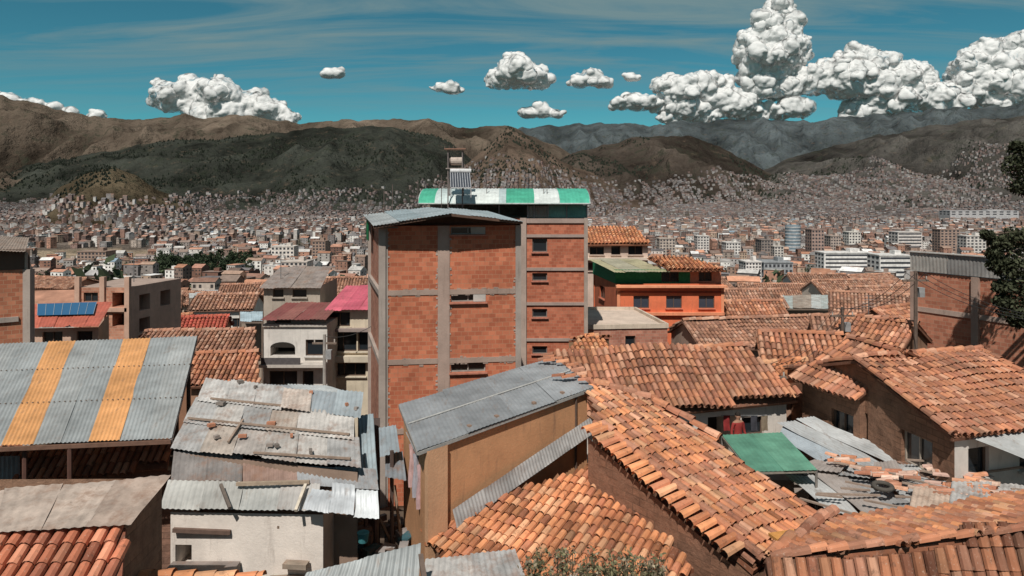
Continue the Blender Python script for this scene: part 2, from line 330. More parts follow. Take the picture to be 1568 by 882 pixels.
# ---------------- distant city
def city():
    g=14.; xs=np.arange(-2900,2900,g); ys=np.arange(105,4300,g)
    GX,GY=np.meshgrid(xs,ys); ix,iy=np.meshgrid(np.arange(len(xs)),np.arange(len(ys)))
    GX=GX.ravel();GY=GY.ravel();ix=ix.ravel();iy=iy.ravel()
    GX=GX+40*(fbm(GX/300,GY/300,2)-.4)*2; GY=GY+40*(fbm(GX/300+9,GY/300,2)-.4)*2
    px=784+F*GX/GY
    k=(px>-60)&(px<1640)&(ix%6!=0)&(iy%5!=0)
    GX,GY,px=GX[k],GY[k],px[k]
    GX=GX+rng.normal(0,2,len(GX));GY=GY+rng.normal(0,2,len(GY))
    z=hcol(GX,GY); py=300-F*z/GY
    lim=np.interp(px,[-60,0,60,250,300,450,600,680,740,780,830,900,960,1020,1100,1150,1250,1350,1450,1568,1640],[308,303,296,300,292,288,284,268,240,232,246,268,278,270,250,258,250,235,215,205,200])
    dens=np.clip((py-lim)/26,0,1)**.8; dens=np.where(GY<2300,.95,dens*.9)
    n=fbm(GX/160,GY/160,3); dens=dens*np.where(n<.37,.25,1)
    k=(rng.random(len(GX))<dens)&~((px>48)&(px<236)&(GY>780)&(GY<1150))&~((px>238)&(px<395)&(GY>600)&(GY<760))
    GX,GY,px,z=GX[k],GY[k],px[k],z[k]; N=len(GX)
    w=rng.uniform(7,14,N);d=rng.uniform(7,12.5,N);fl=rng.choice([1,2,2,3,3,4,5,6],N); fl=np.where(GY<300,np.minimum(fl,2),fl); fl=np.where(GY>2400,np.minimum(fl,3),fl)
    h=fl*2.8+.6
    th=(fbm(GX/500+3,GY/500,2)-.45)*3.0+rng.normal(0,.05,N)
    gab=rng.random(N)<np.where(GY<500,.8,.5)
    WC=np.array([(.55,.46,.39),(.40,.22,.16),(.36,.19,.14),(.46,.32,.25),(.66,.61,.56),(.32,.23,.19),(.54,.40,.30),(.28,.18,.15),(.62,.54,.49),(.42,.29,.24),(.48,.26,.18),(.27,.24,.23),(.5,.47,.45)])
    RC=np.array([(.42,.22,.16),(.48,.25,.17),(.34,.19,.14),(.24,.17,.14),(.35,.33,.32),(.55,.52,.49),(.48,.32,.24),(.30,.22,.18),(.20,.18,.18),(.55,.27,.17)])
    haze_f=np.clip((GY-600)/4000,0,.55)[:,None]; HAZE=np.array([.165,.15,.152])  # distance haze painted into wall and roof colours, growing with depth
    wc=WC[rng.integers(0,len(WC),N)]*rng.uniform(.5,1.1,(N,1)); rc=RC[rng.integers(0,len(RC),N)]*rng.uniform(.55,1.15,(N,1))
    br=rng.random(N)<.13; wc[br]=(.80,.77,.72); b2=rng.random(N)<.06; rc[b2]=(.76,.74,.72)
    b3=rng.random(N)<.015; rc[b3]=(.25,.33,.4)
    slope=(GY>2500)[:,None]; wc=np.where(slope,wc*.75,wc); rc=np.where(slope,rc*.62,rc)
    wc=wc*(1-haze_f)+HAZE*haze_f; rc=rc*(1-haze_f)+HAZE*haze_f
    c,s=np.cos(th),np.sin(th)
    def T(lx,ly,lz): return np.stack([GX+lx*c-ly*s,GY+lx*s+ly*c,z+lz],-1)
    rise=np.where(gab,d*.22,0.05)
    ov=.4
    vs=[T(sx*w/2,sy*d/2,zz) for zz in(-6+0*w,h) for sx,sy in((-1,-1),(1,-1),(1,1),(-1,1))]
    W=np.stack(vs,1)
    mb=MB(); base=(np.arange(N)*8)[:,None,None]
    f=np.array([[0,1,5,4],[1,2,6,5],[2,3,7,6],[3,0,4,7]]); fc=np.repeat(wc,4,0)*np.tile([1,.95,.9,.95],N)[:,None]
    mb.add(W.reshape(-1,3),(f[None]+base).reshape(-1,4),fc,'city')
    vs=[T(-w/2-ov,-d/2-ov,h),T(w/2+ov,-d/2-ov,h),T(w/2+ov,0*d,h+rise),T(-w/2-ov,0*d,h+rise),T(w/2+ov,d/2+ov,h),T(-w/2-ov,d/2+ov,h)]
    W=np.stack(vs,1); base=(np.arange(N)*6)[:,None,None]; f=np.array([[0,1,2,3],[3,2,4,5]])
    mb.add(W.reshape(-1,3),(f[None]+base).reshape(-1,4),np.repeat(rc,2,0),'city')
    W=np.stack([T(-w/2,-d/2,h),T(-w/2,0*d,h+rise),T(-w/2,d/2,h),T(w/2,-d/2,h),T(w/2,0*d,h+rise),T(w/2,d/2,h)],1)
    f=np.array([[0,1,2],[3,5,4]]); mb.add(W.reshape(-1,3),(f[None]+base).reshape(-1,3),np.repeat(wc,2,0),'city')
    k=np.where(~gab&(GY<2600))[0]
    for i in k[::2]:
        a=random.uniform(-.25,.25)*w[i];b=random.uniform(-.2,.2)*d[i]
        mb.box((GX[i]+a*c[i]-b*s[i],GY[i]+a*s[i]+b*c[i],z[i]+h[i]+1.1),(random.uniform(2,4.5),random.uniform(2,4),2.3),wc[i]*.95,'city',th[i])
    vv=[]
    for i in np.where(GY<1400)[0]:
        for ax in range(2):
            hw,hd=(w[i]/2,d[i]/2) if ax==0 else (d[i]/2,w[i]/2)
            for sg in (-1,1):
                if ax==0: nx,ny=(0,sg)
                else: nx,ny=(sg,0)
                wx=nx*c[i]-ny*s[i]; wy=nx*s[i]+ny*c[i]
                if wx*GX[i]+wy*GY[i]>-.15*GY[i]: continue
                nw=random.choice([2,3,3,4]); ww=random.uniform(1.,1.7); wh=random.uniform(1.1,1.6)
                for f_ in range(fl[i]):
                    for q in range(nw):
                        if random.random()<.2: continue
                        t=-hw+(q+.5)*2*hw/nw; zc=.6+f_*2.8+1.5
                        for e,(dt,dz) in enumerate(((-ww/2,-wh/2),(ww/2,-wh/2),(ww/2,wh/2),(-ww/2,wh/2))):
                            if ax==0: lx,ly=t+dt,sg*(hd+.06)
                            else: lx,ly=sg*(hd+.06),t+dt
                            vv.append((GX[i]+lx*c[i]-ly*s[i],GY[i]+lx*s[i]+ly*c[i],z[i]+zc+dz-.6))
    vv=np.array(vv); mb.add(vv,np.arange(len(vv)).reshape(-1,4),(.06,.052,.05),'city')
    mb.build('distant_city_houses'); print('city',N)
city()
def block(name,px0,px1,pyt,pyb,Y,dep,col,fl,nw,rot=0,strip=False):
    a=P(px0,pyb,Y);b=P(px1,pyb,Y);zt=-(pyt-300)*Y/F; z0=a[2]-15; mb=MB(); W=b[0]-a[0]
    cx,cy=(a[0]+b[0])/2,Y+dep/2; fh=(zt-a[2])/fl
    mb.box((cx,cy,(zt+z0)/2),(W,dep,zt-z0),col,'city'); mb.box((cx,cy,zt+.4),(W+.8,dep+.8,.8),np.array(col)*.85,'city')
    mb.box((cx+W*.2,cy,zt+2.3),(W*.2,dep*.4,3),np.array(col)*.9,'city')
    for f_ in range(fl):
        zc=a[2]+(f_+.55)*fh
        if strip: mb.box((cx,Y-.02,zc),(W*.94,.3,fh*.4),(.05,.055,.065),'city')
        else:
            for q in range(nw): mb.box((a[0]+(q+.5)*W/nw,Y-.02,zc),(W/nw*.55,.3,fh*.48),(.05,.052,.06),'city')
        for q in range(3): mb.box((a[0]-.02,Y+(q+.5)*dep/3,zc),(.3,dep/3*.5,fh*.45),(.05,.052,.06),'city')
    return mb.build(name)
block('office_building',1262,1336,388,418,640,20,(.78,.75,.72),5,12,strip=True)
block('office_building',1347,1396,392,428,560,20,(.72,.7,.67),5,8,strip=True)
block('apartment_building',1142,1166,402,430,520,16,(.75,.7,.66),6,5)
block('warehouse_building',1170,1214,403,420,560,24,(.32,.33,.34),2,7)
block('apartment_building',1243,1262,352,400,800,18,(.38,.27,.23),9,4)
block('apartment_building',1272,1288,362,392,900,18,(.45,.37,.32),7,4)
block('apartment_building',1166,1184,368,402,750,18,(.26,.22,.2),8,4)
block('apartment_building',1186,1200,378,402,740,18,(.6,.55,.5),6,3)
block('apartment_building',1300,1318,356,386,950,18,(.7,.66,.6),7,4)
block('hotel_building',1375,1412,356,380,1000,25,(.65,.6,.56),5,8,strip=True)
block('apartment_building',1440,1470,352,385,900,18,(.38,.27,.22),8,5)
block('apartment_building',1480,1510,362,390,850,18,(.62,.58,.54),6,5)
block('apartment_building',1068,1086,362,386,900,18,(.66,.62,.58),6,4)
block('apartment_building',1112,1134,372,394,820,18,(.68,.64,.6),5,5)
block('apartment_building',118,162,386,412,700,18,(.34,.24,.19),5,8)
block('apartment_building',478,498,370,398,800,18,(.34,.24,.19),6,4)
block('apartment_building',415,450,378,402,800,18,(.7,.64,.58),4,6)
block('apartment_building',430,470,402,418,560,18,(.62,.54,.48),3,6)
block('apartment_building',1010,1034,366,392,800,18,(.5,.42,.36),6,5)
block('hangar_building',1455,1560,323,330,2300,60,(.46,.45,.45),2,10)
mb=MB(); c0=P(1214,375,900)
mb.beam(V(c0[0],900,-100),V(c0[0],900,-36),9,(.2,.26,.3),'city',20)
for k in range(9): mb.beam(V(c0[0],900,-71+k*4),V(c0[0],900,-69.6+k*4),9.3,(.5,.5,.5),'city',20)
mb.build('round_tower_building')
# ---------------- foliage helpers
def leaves(mb,ctr,rad,n,size,col=(.05,.07,.03),squash=.75):
    d=rng.normal(0,1,(n,3)); d/=np.linalg.norm(d,axis=1)[:,None]; p=np.array(ctr)+d*(rng.random((n,1))**.4)*rad*V(1,1,squash)
    a=rng.normal(0,1,(n,3));a/=np.linalg.norm(a,axis=1)[:,None];b=np.cross(a,rng.normal(0,1,(n,3)));b/=np.linalg.norm(b,axis=1)[:,None]
    s=size*rng.uniform(.6,1.3,(n,1)); W=np.stack([p-a*s,p+b*s*.5,p+a*s,p-b*s*.5],1)
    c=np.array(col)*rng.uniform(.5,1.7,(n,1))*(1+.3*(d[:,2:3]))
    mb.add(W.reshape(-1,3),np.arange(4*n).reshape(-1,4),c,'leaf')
mb=MB()
for i in range(110):
    px=random.uniform(240,392);Y=random.uniform(610,750);x=(px-784)*Y/F;z=H1(x,Y);hh=random.uniform(10,22)
    mb.beam((x,Y,z),(x,Y,z+hh*.6),.5,(.1,.07,.05),'leaf',5)
    for k in range(4): leaves(mb,(x+random.gauss(0,2),Y+random.gauss(0,2),z+hh*(.45+.15*k)),3.6-.4*k,60,1.1,(.03,.042,.022),1.)
for i in range(460):
    Y=random.uniform(130,1900)**1;px=random.uniform(-20,1590);x=(px-784)*Y/F;z=H1(x,Y);hh=random.uniform(6,15)
    if 48<px<236 and 780<Y<1150: continue
    leaves(mb,(x,Y,z+hh*.6),hh*.35,70,hh*.09,(.04,.052,.028),1.2); mb.beam((x,Y,z),(x,Y,z+hh*.6),.3,(.1,.07,.05),'leaf',5)
mb.build('distant_trees')
mb=MB(); n=20000; px=rng.uniform(-20,1580,n);Y=rng.uniform(2400,4600,n);x=(px-784)*Y/F;z=hcol(x,Y); m=(fbm(x/250+5,Y/250,4)>.5)&(z>-30)
x,Y,z=x[m],Y[m],z[m];n=len(x)
ang=rng.uniform(0,6.28,n);s=rng.uniform(4,9,n)
for r in range(2):
    a=ang+r*1.57; W=np.stack([np.stack([x-np.cos(a)*s,Y-np.sin(a)*s,z],1),np.stack([x+np.cos(a)*s,Y+np.sin(a)*s,z],1),np.stack([x,Y,z+s*1.6],1)],1)
    mb.add(W.reshape(-1,3),np.arange(3*n).reshape(-1,3),np.array([(.028,.034,.024)])*rng.uniform(.6,1.5,(n,1)),'leaf')
mb.build('hillside_forest')
# ================= FOREGROUND =================
CONC=(.38,.32,.28)
def tower():
    A=P(585,300,28);B=P(797,300,28.7);C=B+V(-1.5,6,0);D=A+V(-1.55,5.8,0); W=MB();Cn=MB();R=MB()
    zt=-1.15; L=np.linalg.norm(B-A)
    BR=(.50,.165,.09)
    wn=[(2.62,3.98,-4.12,-3.72),(2.62,3.98,-6.85,-6.45),(2.62,3.98,-1.5,-1.2),(2.62,3.98,-9.5,-9.1)]
    wall(W,A,B,-14,zt,wn,BR,'brick',gcol=(.05,.045,.04),frame=(.3,.27,.24))
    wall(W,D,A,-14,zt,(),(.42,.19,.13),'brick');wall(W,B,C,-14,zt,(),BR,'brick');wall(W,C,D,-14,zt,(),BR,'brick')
    u=(B-A)/L;out=np.cross(u,V(0,0,1))
    def pan(u0,u1,z0,z1,pr=.035,c=CONC):
        p=A+u*u0;q=A+u*u1; m=(p+q)/2
        Cn.box((m[0]+out[0]*(pr/2-.06),m[1]+out[1]*(pr/2-.06),(z0+z1)/2),(u1-u0,.12+pr,z1-z0),c,'wall',math.atan2(u[1],u[0]))
    pan(-.02,.22,-14,zt,.04);pan(2.12,2.58,-14,zt,.04,(.40,.29,.24));pan(L-.2,L+.02,-14,zt,.04)
    for z in(-3.62,-6.28,-8.95):
        pan(.223,2.117,z-.2,z,.03,(.38,.28,.23));pan(2.583,L-.203,z-.2,z,.03,(.38,.28,.23))
    pan(3.5,3.98,-4.11,-3.83,.02,(.5,.46,.42))
    pan(3.4,3.97,-1.49,-1.21,.0,(.4,.36,.32))
    for k in range(150):
        z=random.uniform(-10,zt-.2); x=random.choice([.24,2.09,2.61,L-.23]); s=random.uniform(.03,.1)
        p=A+u*(x+random.gauss(0,.02)); Cn.box((p[0]+out[0]*.005,p[1]+out[1]*.005,z),(s,.03,s*.8),(.42,.34,.29),'wall',math.atan2(u[1],u[0]))
    for k in range(110):
        z=random.choice([-3.62,-3.83,-6.28,-6.49,-8.95])+random.gauss(0,.02); x=random.uniform(.3,L-.3)
        if 2.05<x<2.65: continue
        p=A+u*x; Cn.box((p[0]+out[0]*.004,p[1]+out[1]*.004,z),(random.uniform(.05,.2),.03,random.uniform(.03,.08)),(.40,.30,.25),'wall',math.atan2(u[1],u[0]))
    for z in(-3.62,-6.28):
        m=(A+D)/2; Cn.box((m[0]-.03,m[1],z-.1),(5.8,.2,.2),CONC,'wall',math.atan2(5.8,-1.55))
    for pt in(A,D): Cn.box((pt[0],pt[1],-7.5),(.26,.26,12.7),CONC,'wall',.2)
    N=[P(572,346,27.4),P(690,327,27.4),P(800,339,28.1)]; Fr=[P(556,328,34.2),P(655,317,34.4),P(745,323,35)]
    for a,b,c,d in((0,1,1,0),(1,2,2,1)):
        tin(R,N[a],N[b],Fr[c],Fr[d],[(.34,.40,.42),(.38,.43,.45),(.44,.46,.46)],sheet=.9,pitch=.14)
    for i in range(2):
        a,b=N[i]-V(0,0,.05),N[i+1]-V(0,0,.05); R.plank(a,b,.08,.1,(.12,.07,.05))
    pts=[V(A[0],A[1]+.1,zt),V(B[0],B[1]+.1,zt)]+[p*V(1,0,1)+V(0,28.4,-.06) for p in(N[2],N[1],N[0])]
    W.poly(pts,(.09,.05,.035),'plain')
    for k in range(6):
        p=Fr[0]+(N[0]-Fr[0])*k/5-V(0,0,.06); R.beam(p,p+V(.9,.1,0),.04,(.15,.1,.07))
    tin(R,D+V(-.08,-.6,zt-.8),D+V(.3,-2.,zt-.8),D+V(.3,-2.,zt+.15),D+V(-.08,-.6,zt+.15),[(.02,.2,.08)],lift=0)
    S=MB()
    for px,py,Y in((588,292,33),(601,282,33.5),(563,300,33),(676,268,35),(640,276,34.5)):
        b=P(px,330,Y); S.beam(b,P(px,py,Y),.018,(.12,.09,.08))
    group('brick_apartment_building',{'walls':W,'concrete_frame':Cn,'roof':R,'rebar':S})
tower()
def rear():
    W=MB();C=MB();K=MB(); X=lambda px:(px-784)*40/F; Zz=lambda py:-(py-300)*40/F
    a,b=(X(640),40),(X(900),40); L=b[0]-a[0]
    U=lambda px:X(px)-a[0]; bc=(.47,.155,.09)
    wn=[(U(815),U(838),Zz(386),Zz(365)),(U(815),U(838),Zz(430),Zz(418)),(U(815),U(838),Zz(486),Zz(473)),(U(815),U(838),Zz(542),Zz(530))]
    wall(W,a,b,-16,Zz(334),wn,bc,'brick',frame=(.2,.17,.15)); wall(W,b,(b[0],46),-16,Zz(334),(),bc,'brick'); wall(W,(a[0],46),a,-16,Zz(334),(),bc,'brick');wall(W,(b[0],46),(a[0],46),-16,Zz(334),(),bc,'brick')
    W.poly([V(a[0],40.02,Zz(334)),V(b[0],40.02,Zz(334)),V(b[0],45.98,Zz(334)),V(a[0],45.98,Zz(334))],CONC)
    for y in(338,361,412,465,520): 
        C.box(((X(797)+X(900))/2,39.99,Zz(y)),(X(900)-X(797),.14,.16 if y>340 else .25),(.38,.29,.25),'wall')
    C.box((X(801),39.97,-8.5),(.35,.2,14.6),(.42,.33,.28),'wall');C.box((X(897),39.97,-8.5),(.2,.2,14.6),(.4,.32,.27),'wall')
    C.box((X(741),39.97,-8.5),(.3,.2,14.6),(.4,.32,.27),'wall')
    seq=[(642,667,(.07,.36,.24)),(667,694,(.48,.56,.55)),(694,764,(.6,.64,.62)),(764,775,(.42,.5,.5)),(775,818,(.07,.36,.24)),(818,856,(.62,.66,.64)),(856,902,(.08,.4,.28))]
    arc=[]
    for k in range(11):
        t=math.pi*(.04+.92*k/10); arc.append((42.6-math.cos(t)*3.2,-.52+.95*math.sin(t)))
    for p0,p1,c in seq:
        x0,x1=X(p0),X(p1); m=max(4,int((x1-x0)/.12)*3); xs=np.linspace(x0,x1,m+1); v=[]
        for (y,z) in arc: 
            for x in xs: v.append((x,y,z+.012*math.sin(x*2*math.pi/.2)))
        K.add(v,[[r*(m+1)+i,r*(m+1)+i+1,(r+1)*(m+1)+i+1,(r+1)*(m+1)+i] for r in range(10) for i in range(m)],c,'poly',True)
    for p in(642,700,764,818,856,902):
        for k in range(10):
            K.beam((X(p),arc[k][0],arc[k][1]-.04),(X(p),arc[k+1][0],arc[k+1][1]-.04),.035,(.4,.42,.42),cap=False)
    K.beam((X(642),arc[0][0],arc[0][1]-.02),(X(902),arc[0][0],arc[0][1]-.02),.05,(.45,.5,.48))
    for p in(645,700,764,808,818,840,868,899): 
        K.beam((X(p),40.1,Zz(334)),(X(p),40.1,arc[0][1]),.035,(.3,.3,.3)); K.beam((X(p),45.6,Zz(334)),(X(p),45.6,arc[0][1]),.035,(.3,.3,.3))
    tin(K,V(X(841),40.15,Zz(333)),V(X(898),40.15,Zz(333)),V(X(898),40.15,Zz(314)),V(X(841),40.15,Zz(314)),[(.14,.34,.29),(.2,.4,.34)],mat='poly',lift=.003)
    tin(K,V(X(808),40.15,Zz(333)),V(X(841),40.15,Zz(333)),V(X(841),40.15,Zz(316)),V(X(808),40.15,Zz(316)),[(.34,.32,.28)],lift=.003)
    K.poly([V(X(642),44,Zz(334)),V(X(902),44,Zz(334)),V(X(902),44,-.35),V(X(642),44,-.35)],(.2,.16,.13),'brick')
    for px,py in((833,276),(838,282),(745,270)):
        K.beam((X(px),40.3,Zz(330)),(X(px),40.3,Zz(py)),.02,(.12,.1,.09))
    group('brick_tower_house',{'walls':W,'concrete_frame':C,'canopy':K})
    S=MB(); Y=39.2; x=lambda p:(p-784)*Y/F; zz=lambda p:-(p-300)*Y/F
    for px in(686,708):
        for dy in(0,.8): S.beam((x(px),Y+dy,zz(318)),(x(px),Y+dy,zz(230)),.035,(.2,.17,.16))
    S.box((x(697),Y+.4,zz(228)),(1.15,1.1,.06),(.25,.14,.1)); S.box((x(697),Y+.4,zz(258)),(1.0,1.,.05),(.3,.25,.22))
    for k in range(5): S.beam((x(681)+k*.24,Y,zz(228)),(x(681)+k*.24,Y,zz(223)),.015,(.15,.1,.09))
    S.beam((x(690),Y+.3,zz(246)),(x(707),Y+.3,zz(246)),.24,(.5,.42,.36),n=14)
    S.beam((x(688),Y+.3,zz(246)),(x(690),Y+.3,zz(246)),.2,(.2,.16,.14),n=14)
    S.beam((x(690),Y-.2,zz(262)),(x(722),Y-.2,zz(262)),.12,(.6,.6,.6),n=12)
    a,b=V(x(690),Y-.2,zz(264)),V(x(719),Y-.2,zz(264)); c,d=V(x(723),Y-1.1,zz(288)),V(x(693),Y-1.1,zz(288))
    S.poly([a,b,c,d],(.05,.055,.07),'glass')
    for k in range(9):
        t=k/8; S.beam(a*(1-t)+b*t+V(0,-.02,.03),d*(1-t)+c*t+V(0,-.02,.03),.022,(.35,.36,.38))
    S.beam(d,d-V(0,0,.5),.03,(.4,.4,.4));S.beam(c,c-V(0,0,.5),.03,(.4,.4,.4)); S.beam(d,c,.03,(.5,.5,.5))
    S.build('solar_water_heater')
rear()
def orange():
    NL=P(640,690,15.2);NR=P(908,592,18.5);FL=P(612,618,18.3);FR=P(847,547,21.6)
    R=MB();W=MB()
    tin(R,NL,NR,FR,FL,[(.33,.34,.345),(.36,.365,.365),(.31,.32,.33)],sheet=1.3,pitch=.11,amp=.006,lift=.01)
    R.plank(NL-V(0,0,.06),NR-V(0,0,.06),.06,.07,(.35,.34,.32)); R.plank(NL-V(0,0,.06),FL-V(0,0,.06),.06,.07,(.3,.28,.26))
    for t in(.25,.4,.62,.8):
        p=NL*(1-t)+NR*t+V(0,.3,.04); R.box(p,(.08,.1,.05),(.3,.2,.15),'plain',.6)
    m0=(NL+FL)/2+V(0,0,.03);m1=(NR+FR)/2+V(0,0,.03); R.plank(m0,m1,.03,.02,(.5,.48,.45))
    q=[NL*.985+NR*.015,NR*.985+NL*.015,FR,FL]; c=sum(q)/4; q=[p+(c-p)*.04*V(1,1,0)-V(0,0,.05) for p in q]
    OC=(.55,.29,.15); B=lambda p,z:V(p[0],p[1],z)
    for a,b,cc in((q[0],q[1],OC),(q[1],q[2],OC),(q[2],q[3],OC),(q[3],q[0],OC)):
        W.poly([B(a,-10),B(b,-10),b,a],cc,'wall')
    ud=nrm((q[1]-q[0])*V(1,1,0)); out=np.cross(ud,V(0,0,1))
    p=q[0]+ud*.5; 
    W.poly([B(q[0]+out*.12-ud*.0,-10),B(p+out*.12,-10),p+out*.12+V(0,0,.03),q[0]+out*.12],(.58,.34,.2),'wall')
    W.poly([B(p+out*.12,-10),B(p,-10),p+V(0,0,.03),p+out*.12+V(0,0,.03)],(.4,.2,.1),'wall')
    W.poly([B(q[0]+out*.12,-10),B(q[0],-10),q[0],q[0]+out*.12],(.5,.29,.17),'wall')
    p=q[1]-ud*.42; W.beam(B(p+out*.03,-7),p+out*.03,.03,(.12,.08,.06))
    base=plane(P(655,812,15.75),P(915,718,16.9),P(1040,860,13.8))
    a=B(q[0]+ud*.65,0)+out*.12;b=B(q[1],0)+out*.12
    def onp(pt): n=base[1]; return V(pt[0],pt[1],base[0][2]-(n[0]*(pt[0]-base[0][0])+n[1]*(pt[1]-base[0][1]))/n[2])
    tin(W,onp(a+out*.15)+V(0,0,.07),onp(b+out*.15)+V(0,0,.07),onp(b)+V(0,0,.40),onp(a)+V(0,0,.40),[(.36,.35,.34),(.4,.38,.36)],pitch=.09,amp=.01,mat='tin')
    T=MB()
    for k in range(14):
        t=random.uniform(.0,1); p=NR*(1-t)+FR*t+V(-random.uniform(.1,.9),random.uniform(-.1,.3),.06); an=random.uniform(-.5,.5); e=V(math.cos(an)*.3,math.sin(an)*.3,0.02)
        caps(T,p,p+e,.07,TERRA)
    group('orange_rendered_house',{'roof':R,'walls':W,'loose_tiles':T})
    return base
base7=orange()
def roofA():
    R=MB();W=MB(); pts=[hit(*p,base7) for p in((652,812),(698,785),(912,712),(1062,868),(1000,905),(712,905),(690,865))]
    tiles(R,pts,.175,.28,BRIGHT,jit=1.1); 
    skirt(W,pts,-10.5,(.2,.12,.08),'adobe',.02,.15)
    group('tiled_shed',{'roof':R,'walls':W})
roofA()
pl8=plane(P(915,655,16.7),P(1155,868,13.2),P(908,595,18.6))
def roofB():
    R=MB();W=MB(); ps=[(906,592),(1000,618),(1098,676),(1100,690),(1272,792),(1155,872),(912,662)]
    pts=[hit(*p,pl8) for p in ps]; dn=pts[5]-pts[6]
    tiles(R,pts,.165,.29,np.vstack([TERRA,BRIGHT]),down=dn,jit=1.5)
    a,b=pts[6],pts[5]; n=pl8[1]
    L=np.linalg.norm(b-a); ax=(b-a)/L; sd=nrm(np.cross(n,ax)); 
    if sd[1]>0: sd=-sd
    k=int(L/.21)
    for i in range(k):
        p=a+ax*(i*.21)+n*.09; caps(R,p+n*.1-sd*.1,p+sd*.36-n*.02,.095,BRIGHT,tl=.5)
    caps(R,a+n*.2-sd*.12,b+n*.2-sd*.12,.10,TERRA)
    W.poly([a+sd*.2-n*.1,b+sd*.2-n*.1,V(b[0]+sd[0]*.2,b[1]+sd[1]*.2,-10),V(a[0]+sd[0]*.2,a[1]+sd[1]*.2,-10)],(.27,.14,.09),'adobe')
    skirt(W,pts,-10.5,(.25,.14,.09),'adobe',.01,.13)
    caps(R,pts[0]+n*.1,pts[1]+n*.1,.11);caps(R,pts[1]+n*.1,pts[2]+n*.1,.11)
    group('tiled_adobe_house',{'roof':R,'walls':W})
roofB()
def roofC():
    R=MB();W=MB()
    rL,rR=Zl(1178,858,-5.65),Zl(1640,806,-5.3)
    eL=Zl(1150,990,-6.7); eR=Zl(1680,940,-6.5)
    bL,bR=Zl(1275,792,-6.15),Zl(1640,752,-5.9)
    tiles(R,[eL,eR,rR,rL],.19,.32,TERRA*.9,jit=1.2); tiles(R,[rL,rR,bR,bL],.175,.3,np.vstack([TERRA,BRIGHT]),jit=1.5)
    caps(R,rL+V(0,0,.03),rR+V(0,0,.03),.085,TERRA,tl=.3); caps(R,rL+V(0,0,.05),bL+V(0,0,.08),.11,TERRA)
    skirt(W,[eL,eR,rR,rL],-10,(.25,.14,.09),'adobe',.02);skirt(W,[rL,rR,bR,bL],-10,(.25,.14,.09),'adobe',.02)
    R.box(Zl(1205,822,-5.9),(.5,.35,.05),(.6,.28,.08),'plain',.3)
    group('tiled_corner_house',{'roof':R,'walls':W})
roofC()
eL=Zl(850,652,-6.75);eR=Zl(1222,613,-6.6);rL=Zl(852,548,-5.45);rR=Zl(1142,530,-5.2)
gable('whitewashed_house',eL,eR,rR,rL,-11,(.66,.6,.54),TERRA,.2,[(4.9,5.9,-8.7,-7.0,'hole'),(6.1,6.9,-7.7,-7.1,'win'),(3.4,4.4,-7.9,-7.1,'win')])
gable('tiled_outhouse',Zl(852,552,-6.6),Zl(965,549,-6.6),Zl(915,516,-6.1),Zl(895,516,-6.1),-11,(.4,.25,.15),BRIGHT,.21)
gable('adobe_house',Zl(1212,574,-5.9),Zl(1312,608,-5.9),Zl(1392,545,-4.85),Zl(1300,518,-4.75),-11,(.26,.145,.095),TERRA,.2,[(1.3,2.2,-7.6,-6.6)],'adobe')
def adobe2():
    R=MB();W=MB(); eL=Zl(1460,670,-6.0);eR=Zl(1690,643,-6.0);rL=Zl(1308,550,-4.9); rR=Zl(1500,537,-4.9)
    tiles(R,[eL,eR,rR,rL],.18,.31,TERRA,jit=1.1); caps(R,rL+V(0,0,.04),rR+V(0,0,.04),.11);caps(R,rL+V(0,0,.06),eL+V(0,0,.06),.1);caps(R,rR+V(0,0,.04),eR+V(0,0,.04),.1)
    bL=2*rL-eL;bL[2]=-6.;bR=rR+(rL-eL)*V(1,1,0);bR[2]=-6.2
    tiles(R,[bR,bL,rL-V(0,0,.01),rR-V(0,0,.01)],.22,.34,TERRA); tiles(R,[eR+V(.05,.05,0),bR+V(2.5,0,0),rR-V(0,0,.01)],.2,.34,DULL)
    o=V(.16,.12,0); a=rL+o;b=eL+o+V(0,.1,0)
    zt=-6.15
    ad=(.26,.145,.095)
    wall(W,bL+o,b,-11,zt,[(np.linalg.norm((b-bL-o)[:2])-k-1.15,np.linalg.norm((b-bL-o)[:2])-k,-7.35,-6.45) for k in(.75,3.3)],ad,'adobe',gcol=(.06,.05,.045),frame=(.4,.34,.28))
    W.poly([V(bL[0]+o[0],bL[1]+o[1],zt),V(b[0],b[1],zt),a-V(0,0,.13)],ad,'adobe')
    wc=(.62,.57,.52); q=eR+V(0,.3,0)
    wall(W,b+V(.0,.0,0),q,-11,zt,[(.45,1.15,-7.15,-6.4),(2.2,3.,-7.15,-6.4)],wc,'wall')
    T=MB(); tin(T,Zl(1540,668,-6.05)+V(0,-1.1,-.3),Zl(1660,654,-6.05)+V(0,-1.1,-.3),Zl(1640,654,-6.03)+V(0,.2,.0),Zl(1478,666,-6.03)+V(0,.1,0),[(.55,.55,.54),(.45,.46,.46)],pitch=.11)
    group('adobe_house',{'roof':R,'walls':W,'porch_roof':T})
adobe2()
gable('long_tiled_house',Zl(1072,536,-8.2),Zl(1292,531,-8.2),Zl(1283,484,-7.1),Zl(1045,491,-7.1),-13,(.42,.32,.26),DULL,.23,[(2,3,-9.4,-8.6),(5,6,-9.4,-8.6)])
